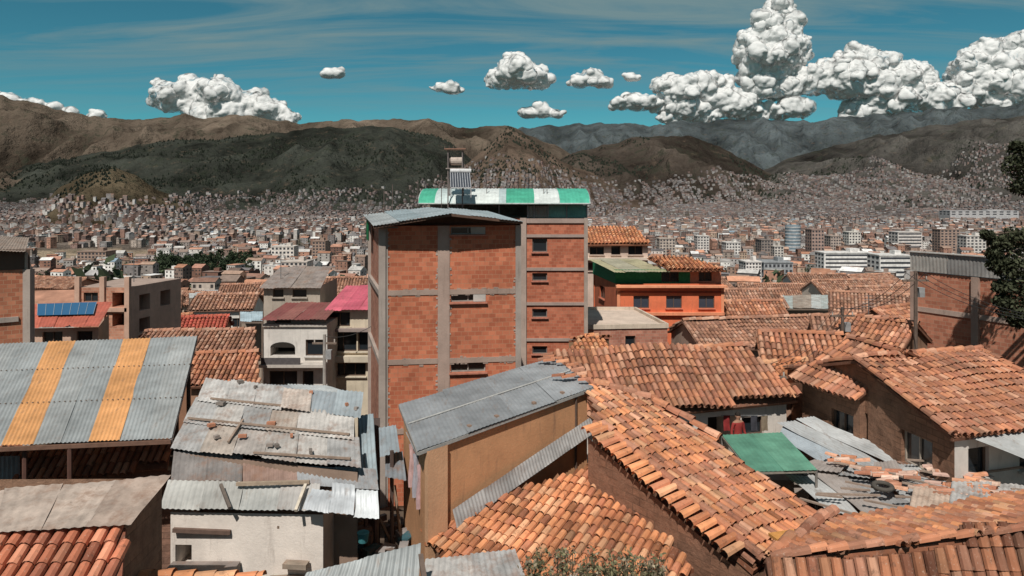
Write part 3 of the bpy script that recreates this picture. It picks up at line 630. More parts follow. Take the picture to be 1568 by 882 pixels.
def gh(name,px,py,Y,w,d,rot,rise=1.4,wc=(.45,.35,.28),pal=TERRA,pitch=.3,wm='wall',zb=None,win=True):
    c=P(px,py,Y); cs,sn=math.cos(rot),math.sin(rot); T=lambda x,y,z:V(c[0]+x*cs-y*sn,c[1]+x*sn+y*cs,c[2]+z)
    zb=c[2]-7 if zb is None else zb; z=c[2]
    ops=[(k*1.9+.7,k*1.9+1.7,z-1.9,z-.9) for k in range(int((w-.9)/1.9))] if win else ()
    return gable(name,T(-w/2,-d/2,0),T(w/2,-d/2,0),T(w/2,0,rise),T(-w/2,0,rise),zb,wc,pal,pitch,ops,wm)
gh('tiled_house',1145,466,62,5.5,4,.05,1.2,(.5,.4,.32),DULL,.26); gh('tiled_house',1150,486,52,4.5,3.5,.1,1.1,(.35,.22,.16),TERRA,.25)
gh('tiled_house',1335,478,56,6,5,-.4,1.4,(.5,.42,.36),DULL,.25); gh('tiled_house',1370,500,46,4.5,4,.5,1.2,(.4,.22,.15),TERRA,.25)
gh('tiled_house',1345,462,75,7,5,.2,1.5,(.6,.52,.44),DULL); gh('tiled_house',1300,520,37,3.6,3,-.2,1.1,(.45,.3,.2),DULL,.23)
gh('tiled_house',1345,520,33,3.4,3,-.9,.9,(.3,.18,.12),TERRA,.22)
gh('tiled_house',1225,545,30,3.2,3,-.2,.9,(.6,.55,.5),TERRA,.22)
gh('tiled_house',1190,590,27,2.4,3,.3,.8,(.4,.25,.18),BRIGHT,.22)
gh('tiled_house',1290,448,90,8,6,.1,1.5,(.6,.5,.42),DULL)
gh('tiled_house',1380,450,95,8,6,.3,1.6,(.4,.25,.2),DULL)
gh('tiled_house',1050,462,75,5,6,.1,1.5,(.6,.5,.42),DULL)
gh('tiled_house',1180,452,100,9,6,-.1,1.5,(.5,.42,.36),DULL)
gable('tiled_house',Zl(285,592,-8.2),Zl(397,590,-8.2),Zl(395,540,-7.3),Zl(300,543,-7.3),-12,(.35,.2,.13),TERRA,.21)
gable('tiled_house',Zl(232,548,-7.9),Zl(392,543,-7.9),Zl(390,506,-7.1),Zl(222,508,-7.1),-12,(.3,.16,.1),DULL,.22)
def shelter(px0,px1,py0,py1,z,cols,name='tin_shelter',mat='tin'):
    m=MB(); a,b,c,d=Zl(px0,py1,z),Zl(px1,py1,z),Zl(px1,py0,z+.25),Zl(px0,py0,z+.25)
    tin(m,a,b,c,d,cols,pitch=.2,mat=mat,lift=.03)
    for p in(a,b,c,d): m.beam(p,V(p[0],p[1],z-6),.08,(.2,.15,.12))
    m.plank(a-V(0,0,.1),b-V(0,0,.1),.1,.12,(.2,.15,.12)); wall(m,c,d,z-6,z-.1,(),(.35,.28,.22)); m.build(name)
shelter(1172,1285,452,472,-9.5,[(.5,.52,.5),(.42,.46,.44),(.36,.3,.25)],mat='rusty')
shelter(1195,1262,546,560,-8.6,[(.45,.46,.46)])
shelter(368,402,478,492,-9.8,[(.45,.55,.6)]); shelter(290,345,448,456,-13.,[(.6,.6,.58)]); shelter(560,600,440,452,-12,[(.5,.5,.5)])
RED=np.array([(.5,.1,.07),(.45,.11,.07)])
gh('tiled_house',292,505,60,6,4,.2,1.,(.5,.22,.13),RED,.3)
gh('tiled_house',250,500,66,5,4,.2,1.,(.5,.35,.25),TERRA,.3)
for px,py,Y,w,d,r,wc in((350,470,85,7,6,.1,(.7,.66,.6)),(300,462,110,9,7,-.2,(.55,.4,.3)),(235,470,95,7,7,.4,(.45,.27,.19)),(440,452,95,9,6,.0,(.45,.33,.26)),(530,440,110,9,7,.1,(.6,.5,.42)),(180,452,120,10,8,.2,(.55,.38,.27)),(95,438,125,10,8,-.2,(.42,.22,.15)),(20,440,125,9,8,.2,(.5,.4,.3)),(380,448,125,9,8,.2,(.62,.52,.44)),(1075,440,120,8,8,.2,(.5,.4,.33)),(1250,432,130,10,8,-.1,(.62,.55,.5)),(1330,432,140,10,8,.3,(.5,.36,.28)),(490,470,70,5,6,0,(.3,.17,.12))):
    gh('tiled_house',px,py,Y,w,d,r,1.4,wc,DULL,.42)
def white_house():
    Y=36;X=lambda p:(p-784)*Y/F;Zz=lambda p:-(p-300)*Y/F; W=MB();R=MB();x0=X(404)
    U=lambda p:X(p)-x0
    wall(W,(X(404),Y),(X(501),Y),-13.5,Zz(500),[(U(414),U(452),Zz(545),Zz(532),'hole'),(U(468),U(495),Zz(545),Zz(520)),(U(412),U(455),Zz(590),Zz(568)),(U(463),U(480),Zz(600),Zz(568))],(.68,.64,.59))
    pts=[V(X(414)+(X(452)-X(414))*(.5-.5*math.cos(math.pi*k/10)),Y-.02,Zz(532)+.27*math.sin(math.pi*k/10)) for k in range(11)]
    W.poly(pts,(.03,.025,.02),'plain')
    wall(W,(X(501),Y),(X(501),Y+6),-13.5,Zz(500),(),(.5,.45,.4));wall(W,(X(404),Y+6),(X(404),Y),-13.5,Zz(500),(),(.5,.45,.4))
    W.box((X(452),Y-.35,Zz(556)),(X(501)-X(404),.7,.14),(.55,.5,.45),'wall')
    W.box((X(436),Y-.64,Zz(549)),(1.9,.05,.35),(.1,.09,.09))
    W.box((X(452),Y+3,Zz(500)+.06),(X(501)-X(403),6.2,.12),(.5,.45,.4),'wall')
    tin(R,V(X(402),Y-.3,Zz(488)),V(X(501),Y-.3,Zz(488)),V(X(499),Y+3.5,Zz(488)+.3),V(X(405),Y+3.5,Zz(488)+.3),[(.27,.09,.08),(.3,.12,.1)],pitch=.2)
    wall(W,(X(406),Y+.2),(X(499),Y+.2),Zz(500)+.12,Zz(489),[(.4,1.2,Zz(500)+.14,Zz(491)-.02)],(.4,.33,.28))
    Y2=41;X2=lambda p:(p-784)*Y2/F;Z2=lambda p:-(p-300)*Y2/F
    wall(W,(X2(404),Y2),(X2(490),Y2),Z2(500),Z2(438),[(.5,1.1,Z2(455),Z2(443)),(1.6,2.4,Z2(455),Z2(443))],(.42,.36,.3)); wall(W,(X2(490),Y2),(X2(490),Y2+4),Z2(500),Z2(438),(),(.42,.36,.3))
    tin(R,V(X2(400),Y2-.3,Z2(440)),V(X2(493),Y2-.3,Z2(440)),V(X2(488),Y2+3,Z2(440)+.9),V(X2(404),Y2+3,Z2(440)+.9),[(.3,.25,.22),(.26,.22,.2)],pitch=.2,mat='rusty')
    group('white_arched_house',{'walls':W,'roof':R})
    Y=38.;W=MB();R=MB(); wc=(.6,.52,.4)
    X=lambda p:(p-784)*Y/F;Zz=lambda p:-(p-300)*Y/F;U=lambda p:X(p)-X(502)
    wall(W,(X(502),Y),(X(572),Y),-14,Zz(472),[(U(504),U(536),Zz(500),Zz(478)),(U(504),U(546),Zz(538),Zz(508)),(U(548),U(568),Zz(538),Zz(508)),(U(510),U(560),Zz(576),Zz(556))],wc)
    wall(W,(X(502),Y+6),(X(502),Y),-14,Zz(472),(),wc)
    W.box((X(537),Y-.2,Zz(548)),(X(572)-X(502),.4,.3),(.6,.53,.42),'wall');W.box((X(537),Y-.2,Zz(504)),(X(572)-X(502),.4,.15),(.3,.24,.22),'wall')
    tin(R,V(X(500),Y-.4,Zz(473)),V(X(576),Y-.4,Zz(473)),V(X(576),Y+4.2,Zz(473)+.7),V(X(502),Y+4.2,Zz(473)+.7),[(.66,.15,.2),(.6,.13,.18)],pitch=.2)
    group('pink_roofed_house',{'walls':W,'roof':R})
white_house()
def orange_red():
    Y=50.;X=lambda p:(p-784)*Y/F;Zz=lambda p:-(p-300)*Y/F; W=MB();R=MB();U=lambda p:X(p)-X(946)
    oc=(.72,.19,.09)
    ops=[(U(a),U(a+24),Zz(472),Zz(453)) for a in(970,1020,1070)]
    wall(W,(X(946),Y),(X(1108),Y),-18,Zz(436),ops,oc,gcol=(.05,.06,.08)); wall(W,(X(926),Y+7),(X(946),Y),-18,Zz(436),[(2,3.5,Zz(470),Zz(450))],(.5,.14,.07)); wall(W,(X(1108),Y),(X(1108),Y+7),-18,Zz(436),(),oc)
    W.box((X(1027),Y-.2,Zz(438)),(X(1112)-X(943),.5,.14),(.8,.35,.2),'wall'); W.box((X(1027),Y-.12,Zz(480)),(X(1108)-X(946),.25,.2),(.8,.3,.16),'wall')
    W.box((X(1027),Y-.06,Zz(447)),(X(1108)-X(946),.1,.08),(.3,.07,.04),'wall')
    gc=(.02,.18,.08)
    wall(W,(X(944),Y+.6),(X(1060),Y+.6),Zz(436),Zz(414),[(3.2,4.4,Zz(433),Zz(417))],gc,'plain'); wall(W,(X(925),Y+7),(X(944),Y+.6),Zz(436),Zz(414),(),gc,'plain')
    wall(W,(X(1060),Y+.6),(X(1108),Y+.6),Zz(436),Zz(412),[(.6,1.5,Zz(432),Zz(418))],(.5,.22,.14))
    tin(R,V(X(940),Y-.2,Zz(416)),V(X(1026),Y-.2,Zz(416)),V(X(1000),Y+6,Zz(416)+.35),V(X(915),Y+6,Zz(416)+.35),[(.45,.4,.25),(.48,.44,.32)],pitch=.22)
    tiles(R,[V(X(1026),Y-.3,Zz(413)),V(X(1110),Y-.3,Zz(413)),V(X(1075),Y+4,Zz(413)+.55),V(X(1008),Y+4,Zz(413)+.5)],.3,.4,BRIGHT*1.15)
    for a in(947,1106): W.box((X(a),Y-.03,-12),(.2,.1,11.9),(.75,.3,.16),'wall')
    wall(W,(X(1108),Y+6.6),(X(926),Y+6.6),-18,Zz(436),(),oc)
    group('orange_house',{'walls':W,'roof':R})
    Y=62.;W=MB();R=MB();cw=(.6,.46,.38)
    X=lambda p:(p-784)*Y/F;Zz=lambda p:-(p-300)*Y/F;U=lambda p:X(p)-X(880)
    wall(W,(X(880),Y),(X(992),Y),-20,Zz(374),[(U(903),U(925),Zz(390),Zz(378)),(U(936),U(950),Zz(390),Zz(376)),(U(962),U(984),Zz(390),Zz(376)),(U(900),U(915),Zz(415),Zz(402)),(U(960),U(984),Zz(415),Zz(400))],cw)
    wall(W,(X(992),Y),(X(992),Y+7),-20,Zz(374),(),cw);W.box((X(936),Y-.2,Zz(396)),(X(994)-X(880),.5,.2),(.66,.55,.45),'wall')
    tiles(R,[V(X(876),Y-.5,Zz(374)),V(X(996),Y-.5,Zz(374)),V(X(985),Y+4,Zz(374)+1.3),V(X(880),Y+4,Zz(374)+1.3)],.3,.42,BRIGHT*1.1)
    tiles(R,[V(X(996),Y+8.5,Zz(374)),V(X(876),Y+8.5,Zz(374)),V(X(880),Y+4,Zz(374)+1.29),V(X(985),Y+4,Zz(374)+1.29)],.32,.42,BRIGHT)
    group('cream_house',{'walls':W,'roof':R})
    W=MB();a=Zl(900,502,-7.6);b=Zl(1022,500,-7.6);c=Zl(972,474,-7.6);d=Zl(893,474,-7.6)
    q=[a,b,c,d]; W.poly(q,(.62,.5,.41),'wall')
    for i in range(4):
        p,r=q[i],q[(i+1)%4]; wall(W,p,r,-14,-7.6-.003,[(2.2,2.8,-8.8,-8.1)] if i==0 else (),(.45,.2,.14),'brick'); m=(p+r)/2; W.box((m[0],m[1],-7.55),(np.linalg.norm((r-p)[:2]),.15,.25),(.6,.5,.4),'wall',math.atan2(r[1]-p[1],r[0]-p[0]))
    W.build('flat_roofed_house')
orange_red()
def rightbrick():
    W=MB();R=MB(); A=P(1397,387,34);B=P(1660,407,28); zt=-2.6; bc=(.46,.19,.12)
    L=np.linalg.norm((B-A)[:2]); u=nrm((B-A)*V(1,1,0));out=np.cross(u,V(0,0,1))
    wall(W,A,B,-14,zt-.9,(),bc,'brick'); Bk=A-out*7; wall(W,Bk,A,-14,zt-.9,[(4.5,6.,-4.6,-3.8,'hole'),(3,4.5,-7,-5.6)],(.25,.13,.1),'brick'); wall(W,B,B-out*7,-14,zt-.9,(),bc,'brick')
    W.poly([V(*A[:2],zt-.9),V(*B[:2],zt-.9),V(*(B-out*7)[:2],zt-.9),V(*Bk[:2],zt-.9)],CONC)
    tin(R,V(*(A+out*.1)[:2],zt-.85),V(*(B+out*.1)[:2],zt-.85),V(*(B+out*.12)[:2],zt),V(*(A+out*.12)[:2],zt),[(.36,.35,.33),(.3,.29,.28),(.42,.4,.37)],pitch=.16,sheet=.9)
    R.plank(V(*(A+out*.12)[:2],zt+.03),V(*(B+out*.12)[:2],zt+.03),.2,.05,(.5,.48,.45))
    for t in(0.02,.42,.8):
        p=A+(B-A)*t; W.box((p[0],p[1],-8.75),(.3,.3,10.5),(.38,.27,.22),'wall',math.atan2(u[1],u[0]))
    for z in(-5.2,-7.9):
        m=(A+B)/2; W.box((m[0],m[1],z),(L,.1,.22),(.4,.3,.25),'wall',math.atan2(u[1],u[0]))
    group('brick_corner_building',{'walls':W,'parapet':R})
rightbrick()
def left_buildings():
    W=MB();R=MB();Y=30.;X=lambda p:(p-784)*Y/F;Zz=lambda p:-(p-300)*Y/F
    bc=(.48,.19,.11)
    wall(W,(X(-110),Y-3),(X(46),Y),-13,Zz(412),[(3,4,-6.2,-5.4),(1,2,-6.2,-5.4)],bc,'brick');wall(W,(X(46),Y),(X(46)-4.4,Y+6),-13,Zz(412),(),bc,'brick')
    W.poly([V(X(-110),Y-3,Zz(412)),V(X(46),Y,Zz(412)),V(X(46),Y,Zz(382)),V(X(-110),Y-3,Zz(372))],(.12,.08,.06),'wall')
    for k in range(5): W.box((X(46)-k*.9-.1,Y-.08-k*.58,-2.75),(.08,.08,.9),(.4,.35,.3))
    W.box((X(44),Y,-8),(.3,.3,10),CONC,'wall')
    for z in(-5.,-7.6): W.box(((X(-110)+X(46))/2,Y-1.52,z),(X(46)-X(-110)+.2,.12,.2),CONC,'wall',math.atan2(3,X(46)-X(-110)))
    tin(R,V(X(-110),Y-3.4,Zz(370)),V(X(48),Y-.4,Zz(384)),V(X(48)-3.4,Y+5,Zz(384)+.25),V(X(-110)-3,Y+3,Zz(370)+.25),[(.22,.17,.14),(.3,.24,.2)],mat='rusty')
    group('brick_house',{'walls':W,'roof':R})
    W=MB();R=MB();a=Zl(36,502,-6.9);b=Zl(150,500,-6.9);c=Zl(172,462,-6.3);d=Zl(46,466,-6.3)
    tin(R,a,b,c,d,[(.62,.17,.11),(.56,.15,.10)],pitch=.2)
    n=nrm(np.cross(b-a,d-a)); q=lambda s,t:(a*(1-s)+b*s)*(1-t)+(d*(1-s)+c*s)*t+n*.12
    R.poly([q(.14,.4),q(.86,.4),q(.82,.92),q(.1,.92)],(.03,.12,.26),'glass')
    for k in range(8): s=.14+.72*k/7; R.beam(q(s,.4)+n*.01,q(s-.04,.92)+n*.01,.015,(.3,.35,.4))
    wc=(.62,.42,.32); wall(W,a+V(.2,.4,0),b+V(-.2,.4,0),-13,-7.,[(.5,1.5,-8.,-7.2),(2.2,3,-8,-7.2)],wc); wall(W,b+V(-.2,.4,0),c+V(-.2,0,0),-13,-7,(),(.5,.3,.2))
    group('solar_roofed_house',{'walls':W,'roof':R})
    W=MB();Y=46.;X=lambda p:(p-784)*Y/F;Zz=lambda p:-(p-300)*Y/F
    U=lambda p:X(p)-X(120)
    wall(W,(X(120),Y),(X(196),Y),-15,Zz(440),[(U(128),U(150),Zz(462),Zz(448)),(U(172),U(192),Zz(470),Zz(448),'hole'),(U(172),U(192),Zz(500),Zz(480),'hole')],(.5,.24,.16),'brick')
    wall(W,(X(196),Y),(X(222),Y+5),-15,Zz(440),[(1,2,Zz(480),Zz(455),'hole'),(3,4,Zz(480),Zz(455),'hole'),(1,2,Zz(515),Zz(492),'hole')],(.66,.42,.32),'wall')
    for p in(120,158,196): W.box((X(p),Y-.02,Zz(436)-4),(.3,.3,9),(.56,.36,.27),'wall')
    for p in(120,158,196): W.beam((X(p),Y,Zz(440)),(X(p),Y,Zz(424)),.03,(.15,.1,.08))
    W.box(((X(120)+X(196))/2,Y-.02,Zz(474)),(X(196)-X(120),.3,.25),(.56,.36,.27),'wall'); W.poly([V(X(120),Y,Zz(440)),V(X(196),Y,Zz(440)),V(X(222),Y+5,Zz(440)),V(X(120),Y+5,Zz(440))],(.4,.3,.25))
    W.build('unfinished_brick_house')
left_buildings()
def canopy():
    R=MB(); A=Zl(-260,694,-5.65);B=Zl(262,671,-5.65);C=P(301,515,22.4);D=P(-140,531,22.4)
    U=lambda p:((p+260)/522)
    g1,g2,y=(.32,.335,.335),(.36,.37,.365),(.68,.34,.14)
    b=[-260,-200,-150,-60,-5,42,85,130,178,222,262]; cols=[g1,y,g2,g1,y,g2,g1,y,g1,g2]
    seq=[(U(b[i])-.002,U(b[i+1])+.002,cols[i]) for i in range(10)]
    tin(R,A,B,C,D,seq=seq,pitch=.11,amp=.014,rows=8,lift=.008,raggd=.0)
    for t in(.33,.66):
        for k in range(60):
            s=k/59; p=(A*(1-s)+B*s)*(1-t)+(D*(1-s)+C*s)*t+V(0,0,.03); R.box(p,(.03,.03,.02),(.2,.15,.12))
    S=MB(); S.plank(A-V(0,0,.08),B-V(0,0,.08),.06,.09,(.18,.1,.07)); S.plank(B-V(0,0,.07),C-V(0,0,.07),.06,.09,(.25,.2,.18))
    for t in(.3,.6,.95): S.plank(A*(1-t)+D*t-V(0,0,.07),B*(1-t)+C*t-V(0,0,.07),.06,.08,(.2,.15,.13))
    for px in(38,107): 
        p=Zl(px,684,-5.75); S.beam(p,V(p[0],p[1],-10.5),.055,(.12,.06,.045))
    for p in(C,D,B+(C-B)*.5): S.beam(p-V(.2,.1,.1),V(p[0]-.2,p[1]-.1,-12),.06,(.12,.07,.05))
    group('striped_canopy',{'roof':R,'frame':S})
canopy()
def bottomleft():
    R=MB();W=MB(); a=Zl(-80,824,-5.35);b=Zl(192,806,-5.32);e1=Zl(-150,960,-6.);e2=Zl(178,985,-6.15)
    tiles(R,[e1,e2,b,a],.21,.33,np.array([(.58,.2,.11),(.52,.18,.10),(.6,.25,.15),(.42,.15,.09)]),jit=.8)
    tin(R,Zl(-80,822,-5.25),Zl(200,802,-5.22),Zl(262,728,-5.02),Zl(-80,757,-5.1),[(.44,.34,.28),(.4,.31,.26),(.47,.38,.32)],mat='rusty',pitch=.2,amp=.01)
    f=Zl(262,728,-5.1);
    ad=(.28,.165,.11)
    W.poly([b+V(-.1,0,-.12),V(b[0]-.1,b[1],-10),V(f[0]-.12,f[1]-.1,-10),f-V(.12,.1,.02)],ad,'adobe')
    W.poly([b+V(-.1,0,-.12),V(b[0]-.1,b[1],-10),V(e2[0]-.15,e2[1]+.1,-10),e2+V(-.15,.1,-.12)],ad,'adobe')
    W.poly([V(-16,f[1],-5.2),f-V(.12,.1,.02),V(f[0]-.12,f[1]-.1,-10),V(-16,f[1],-10)],ad,'adobe')
    W.poly([e1-V(0,-.1,.12),e2-V(0,-.1,.12),V(e2[0],e2[1]+.1,-10),V(e1[0],e1[1]+.1,-10)],ad,'adobe')
    group('tiled_adobe_house',{'roof':R,'walls':W})
    R=MB();W=MB(); p=[Zl(-60,726,-6.9),Zl(168,722,-6.9),Zl(255,716,-6.9),Zl(262,678,-6.45),Zl(-60,690,-6.5)]
    tiles(R,p,.18,.32,TERRA); 
    wall(W,(p[0][0],p[0][1]+.2),(p[2][0]-.1,p[2][1]+.2),-10.5,-7.05,[(5,5.8,-7.7,-7.2)],(.26,.15,.11),'adobe'); wall(W,(p[2][0]-.1,p[2][1]+.2),(p[3][0]-.1,p[3][1]),-10.5,-7.05,(),(.2,.12,.09),'adobe')
    tin(R,Zl(-60,760,-7.3),Zl(30,756,-7.3),Zl(30,698,-6.5),Zl(-60,700,-6.5),mat='tin')
    group('tiled_lean_to',{'roof':R,'walls':W})
bottomleft()
def sheds():
    R=MB();W=MB(); K=[(.43,.40,.37),(.48,.45,.42),(.39,.35,.32),(.42,.36,.31),(.38,.37,.36)]
    A=Zl(262,686,-5.75);B=Zl(552,716,-5.85);C=Zl(545,612,-5.15);D=Zl(314,583,-4.95)
    m=lambda s,t:(A*(1-s)+B*s)*(1-t)+(D*(1-s)+C*s)*t
    up=V(0,0,.03)
    tin(R,m(0,0),m(1,0),m(1.0,.4),m(.0,.4),K,mat='rusty',pitch=.12,sheet=.8,rows=3,lift=.02,raggd=.2)
    tin(R,m(0,.34)+up,m(.97,.34)+up,m(.98,.72)+up,m(.0,.72)+up,K,mat='rusty',pitch=.12,sheet=.8,rows=3,lift=.02,raggd=.2)
    tin(R,m(0.02,.66)+up*2,m(.72,.66)+up*2,m(.72,1.02)+up*2,m(.0,1.02)+up*2,[(.46,.32,.26),(.46,.39,.34),(.47,.45,.43)],mat='rusty',pitch=.12,sheet=.8,rows=3,lift=.02,raggd=.2)
    tin(R,m(.70,.7)+up*2,m(1.02,.7)+up*2,m(1.05,1.1)+up*2,m(.72,1.05)+up*2,[(.36,.4,.42),(.3,.33,.35)],pitch=.12,sheet=.8,rows=3,lift=.02,raggd=.2)
    for s0,t0,s1,t1 in((.02,.36,.95,.38),(.1,.68,.6,.7),(.3,.1,.34,.42),(.45,.0,.95,.05)):
        R.plank(m(s0,t0)+V(0,0,.09),m(s1,t1)+V(0,0,.09),.05,.04,(.3,.22,.17))
    for k in range(14):
        p=m(random.random(),random.random())+V(0,0,.1); R.box(p,(random.uniform(.06,.2),random.uniform(.06,.15),.07),random.choice([(.3,.25,.22),(.45,.2,.12),(.2,.17,.15)]),'plain',random.uniform(0,3))
    skirt(W,[A,B,C,D],-10.5,(.3,.21,.16),'wall',.03,.12)
    tin(W,Zl(262,735,-6.25),Zl(370,737,-6.25),Zl(372,694,-5.85),Zl(266,690,-5.82),[(.22,.2,.19)],mat='rusty')
    tin(W,Zl(455,742,-6.3),Zl(580,750,-6.3),Zl(575,718,-5.95),Zl(455,712,-5.95),[(.3,.31,.32),(.4,.38,.35)],mat='rusty')
    tin(W,Zl(372,738,-6.25),Zl(455,740,-6.25),Zl(455,705,-5.9),Zl(372,702,-5.9),[(.33,.22,.18)],mat='rusty')
    a=Zl(246,779,-6.5);b=Zl(485,783,-6.5);c=Zl(490,742,-6.2);d=Zl(258,736,-6.2)
    tin(R,a,b,c,d,[(.47,.46,.43),(.42,.42,.4),(.4,.38,.36)],pitch=.12,mat='tin',lift=.015)
    tin(R,Zl(465,781,-6.4),Zl(580,793,-6.45),Zl(578,752,-6.1),Zl(478,742,-6.1),[(.66,.68,.69),(.58,.6,.62)],pitch=.12,sheet=.6,lift=.05,raggd=.3)
    R.plank(Zl(362,741,-6.15),Zl(474,738,-6.12),.07,.07,(.35,.27,.2));R.plank(Zl(453,782,-6.4),Zl(468,742,-6.12),.06,.06,(.6,.52,.42));R.plank(Zl(352,778,-6.4),Zl(338,742,-6.15),.06,.06,(.15,.12,.1))
    p,q=a+V(.15,.12,0),b+V(.1,.12,0); L=np.linalg.norm((q-p)[:2])
    wall(W,p,q,-11,-6.62,[(.1,.45,-7.8,-7.3,'hole')],(.76,.68,.61)); wall(W,q,(q[0]+.2,q[1]+3),-11,-6.62,(),(.4,.35,.3))
    wall(W,(p[0]+.2,p[1]+3),p,-11,-6.62,(),(.4,.3,.25))
    W.plank(V(p[0]+.1,p[1]-.1,-6.95),V(p[0]+L*.4,p[1]-.1,-7.0),.08,.08,(.14,.09,.07)); W.plank(V(p[0]+L*.7,p[1]-.06,-6.9),V(p[0]+L*.98,p[1]-.06,-6.95),.06,.06,(.2,.14,.1))
    W.box((p[0]+.8,p[1]-.3,-7.85),(1.4,.4,.5),(.24,.2,.18),'rusty');W.box((p[0]+2.6,p[1]-.25,-7.95),(.9,.3,.16),(.3,.22,.17),'rusty',.1);W.box((p[0]+2.7,p[1]-.25,-7.6),(.5,.2,.1),(.3,.24,.19),'rusty',-.1)
    group('tin_roofed_shed',{'roof':R,'walls':W})
    R=MB()
    tin(R,P(556,752,16.2),P(580,742,16.0),P(571,632,18.5),P(547,636,18.7),[(.36,.43,.46),(.32,.38,.41)],pitch=.12)
    tin(R,P(582,700,17.3),P(612,690,17.5),P(606,650,18.9),P(580,655,18.7),[(.35,.4,.43)],pitch=.12)
    tin(R,P(590,730,17.),P(622,735,17.),P(616,690,18.0),P(590,695,17.9),[(.2,.22,.24)],pitch=.12,mat='rusty')
    tin(R,P(472,642,20.6),P(548,640,20.6),P(545,605,22),P(475,600,22),[(.4,.45,.48),(.3,.33,.35)],pitch=.15)
    tin(R,P(420,600,23.6),P(545,604,23.4),P(500,590,24.8),P(410,588,24.8),[(.38,.4,.42),(.5,.52,.52)],pitch=.15)
    R.poly([P(548,640,18.8),P(582,640,18.8),V(*P(582,640,18.8)[:2],-10.5),V(*P(548,640,18.8)[:2],-10.5)],(.12,.09,.08),'wall')
    for p in((560,700),(575,720),(600,690)): q=P(*p,17.4); R.beam(q,V(q[0],q[1],-10.5),.05,(.1,.07,.06))
    R.build('corrugated_lean_to')
    R=MB(); R.beam(P(622,662,16.9),P(640,700,15.6),.012,(.3,.3,.3))
    for k,(px,py,c) in enumerate(((626,720,(.5,.32,.3)),(632,735,(.35,.33,.36)),(638,752,(.45,.3,.3)))):
        a=P(px,py-40,16.3-k*.2);w=.16; v=[];
        for i in range(7):
            for j in range(5): v.append(a+V(w*j/4+.02*math.sin(i+j),.04*math.sin(j*2.+i*.6),-i*.16))
        R.add(v,[[r*5+i,r*5+i+1,(r+1)*5+i+1,(r+1)*5+i] for r in range(6) for i in range(4)],c,'plain',True)
    R.build('washing_line')
    R=MB()
    for k in range(40):
        px=random.uniform(498,625);py=random.uniform(790,870);p=Zl(px,py,-8.3+random.uniform(-.4,.4)); R.box(p,(random.uniform(.1,.6),random.uniform(.1,.4),random.uniform(.05,.3)),random.choice([(.15,.11,.09),(.08,.07,.07),(.25,.2,.17),(.04,.1,.12),(.3,.28,.27)]),'rusty',random.uniform(0,3))
    for k in range(9):
        px=random.uniform(500,620);p=Zl(px,850,-8.6);R.plank(p,p+V(random.uniform(-.6,.6),.5,random.uniform(.6,1.6)),.06,.05,(.25,.18,.13))
    R.build('junk_pile')
    R=MB(); a=P(556,815,15.4)
    R.beam(a-V(0,0,.2),a,.1,(.05,.2,.22),n=12,r2=.13); R.build('plastic_bucket')
sheds()
def botcentre():
    R=MB();
    tin(R,Zl(440,930,-6.6),Zl(640,900,-6.5),Zl(644,832,-5.95),Zl(470,876,-6.25),[(.35,.37,.37),(.39,.4,.39)],pitch=.12)
    tin(R,Zl(640,920,-6.9),Zl(815,915,-6.9),Zl(788,842,-6.6),Zl(652,856,-6.6),[(.36,.32,.28),(.42,.4,.38),(.34,.33,.32)],pitch=.12,mat='rusty')
    tin(R,Zl(860,900,-7.1),Zl(1060,930,-7.1),Zl(1010,830,-7.05)-V(0,0,.02),Zl(880,870,-7.2),[(.3,.26,.23),(.38,.36,.34)],pitch=.12,mat='rusty')
    W=MB(); W.box((-1.5,11.5,-8.6),(3.5,1.4,3.2),(.25,.18,.14),'adobe',.2)
    R.plank(Zl(644,850,-6.1),Zl(652,900,-6.4),.08,.08,(.14,.1,.08))
    caps(R,Zl(200,884,-6.5),Zl(400,890,-6.5),.12,BRIGHT)
    group('corrugated_shed',{'roof':R,'walls':W})
botcentre()
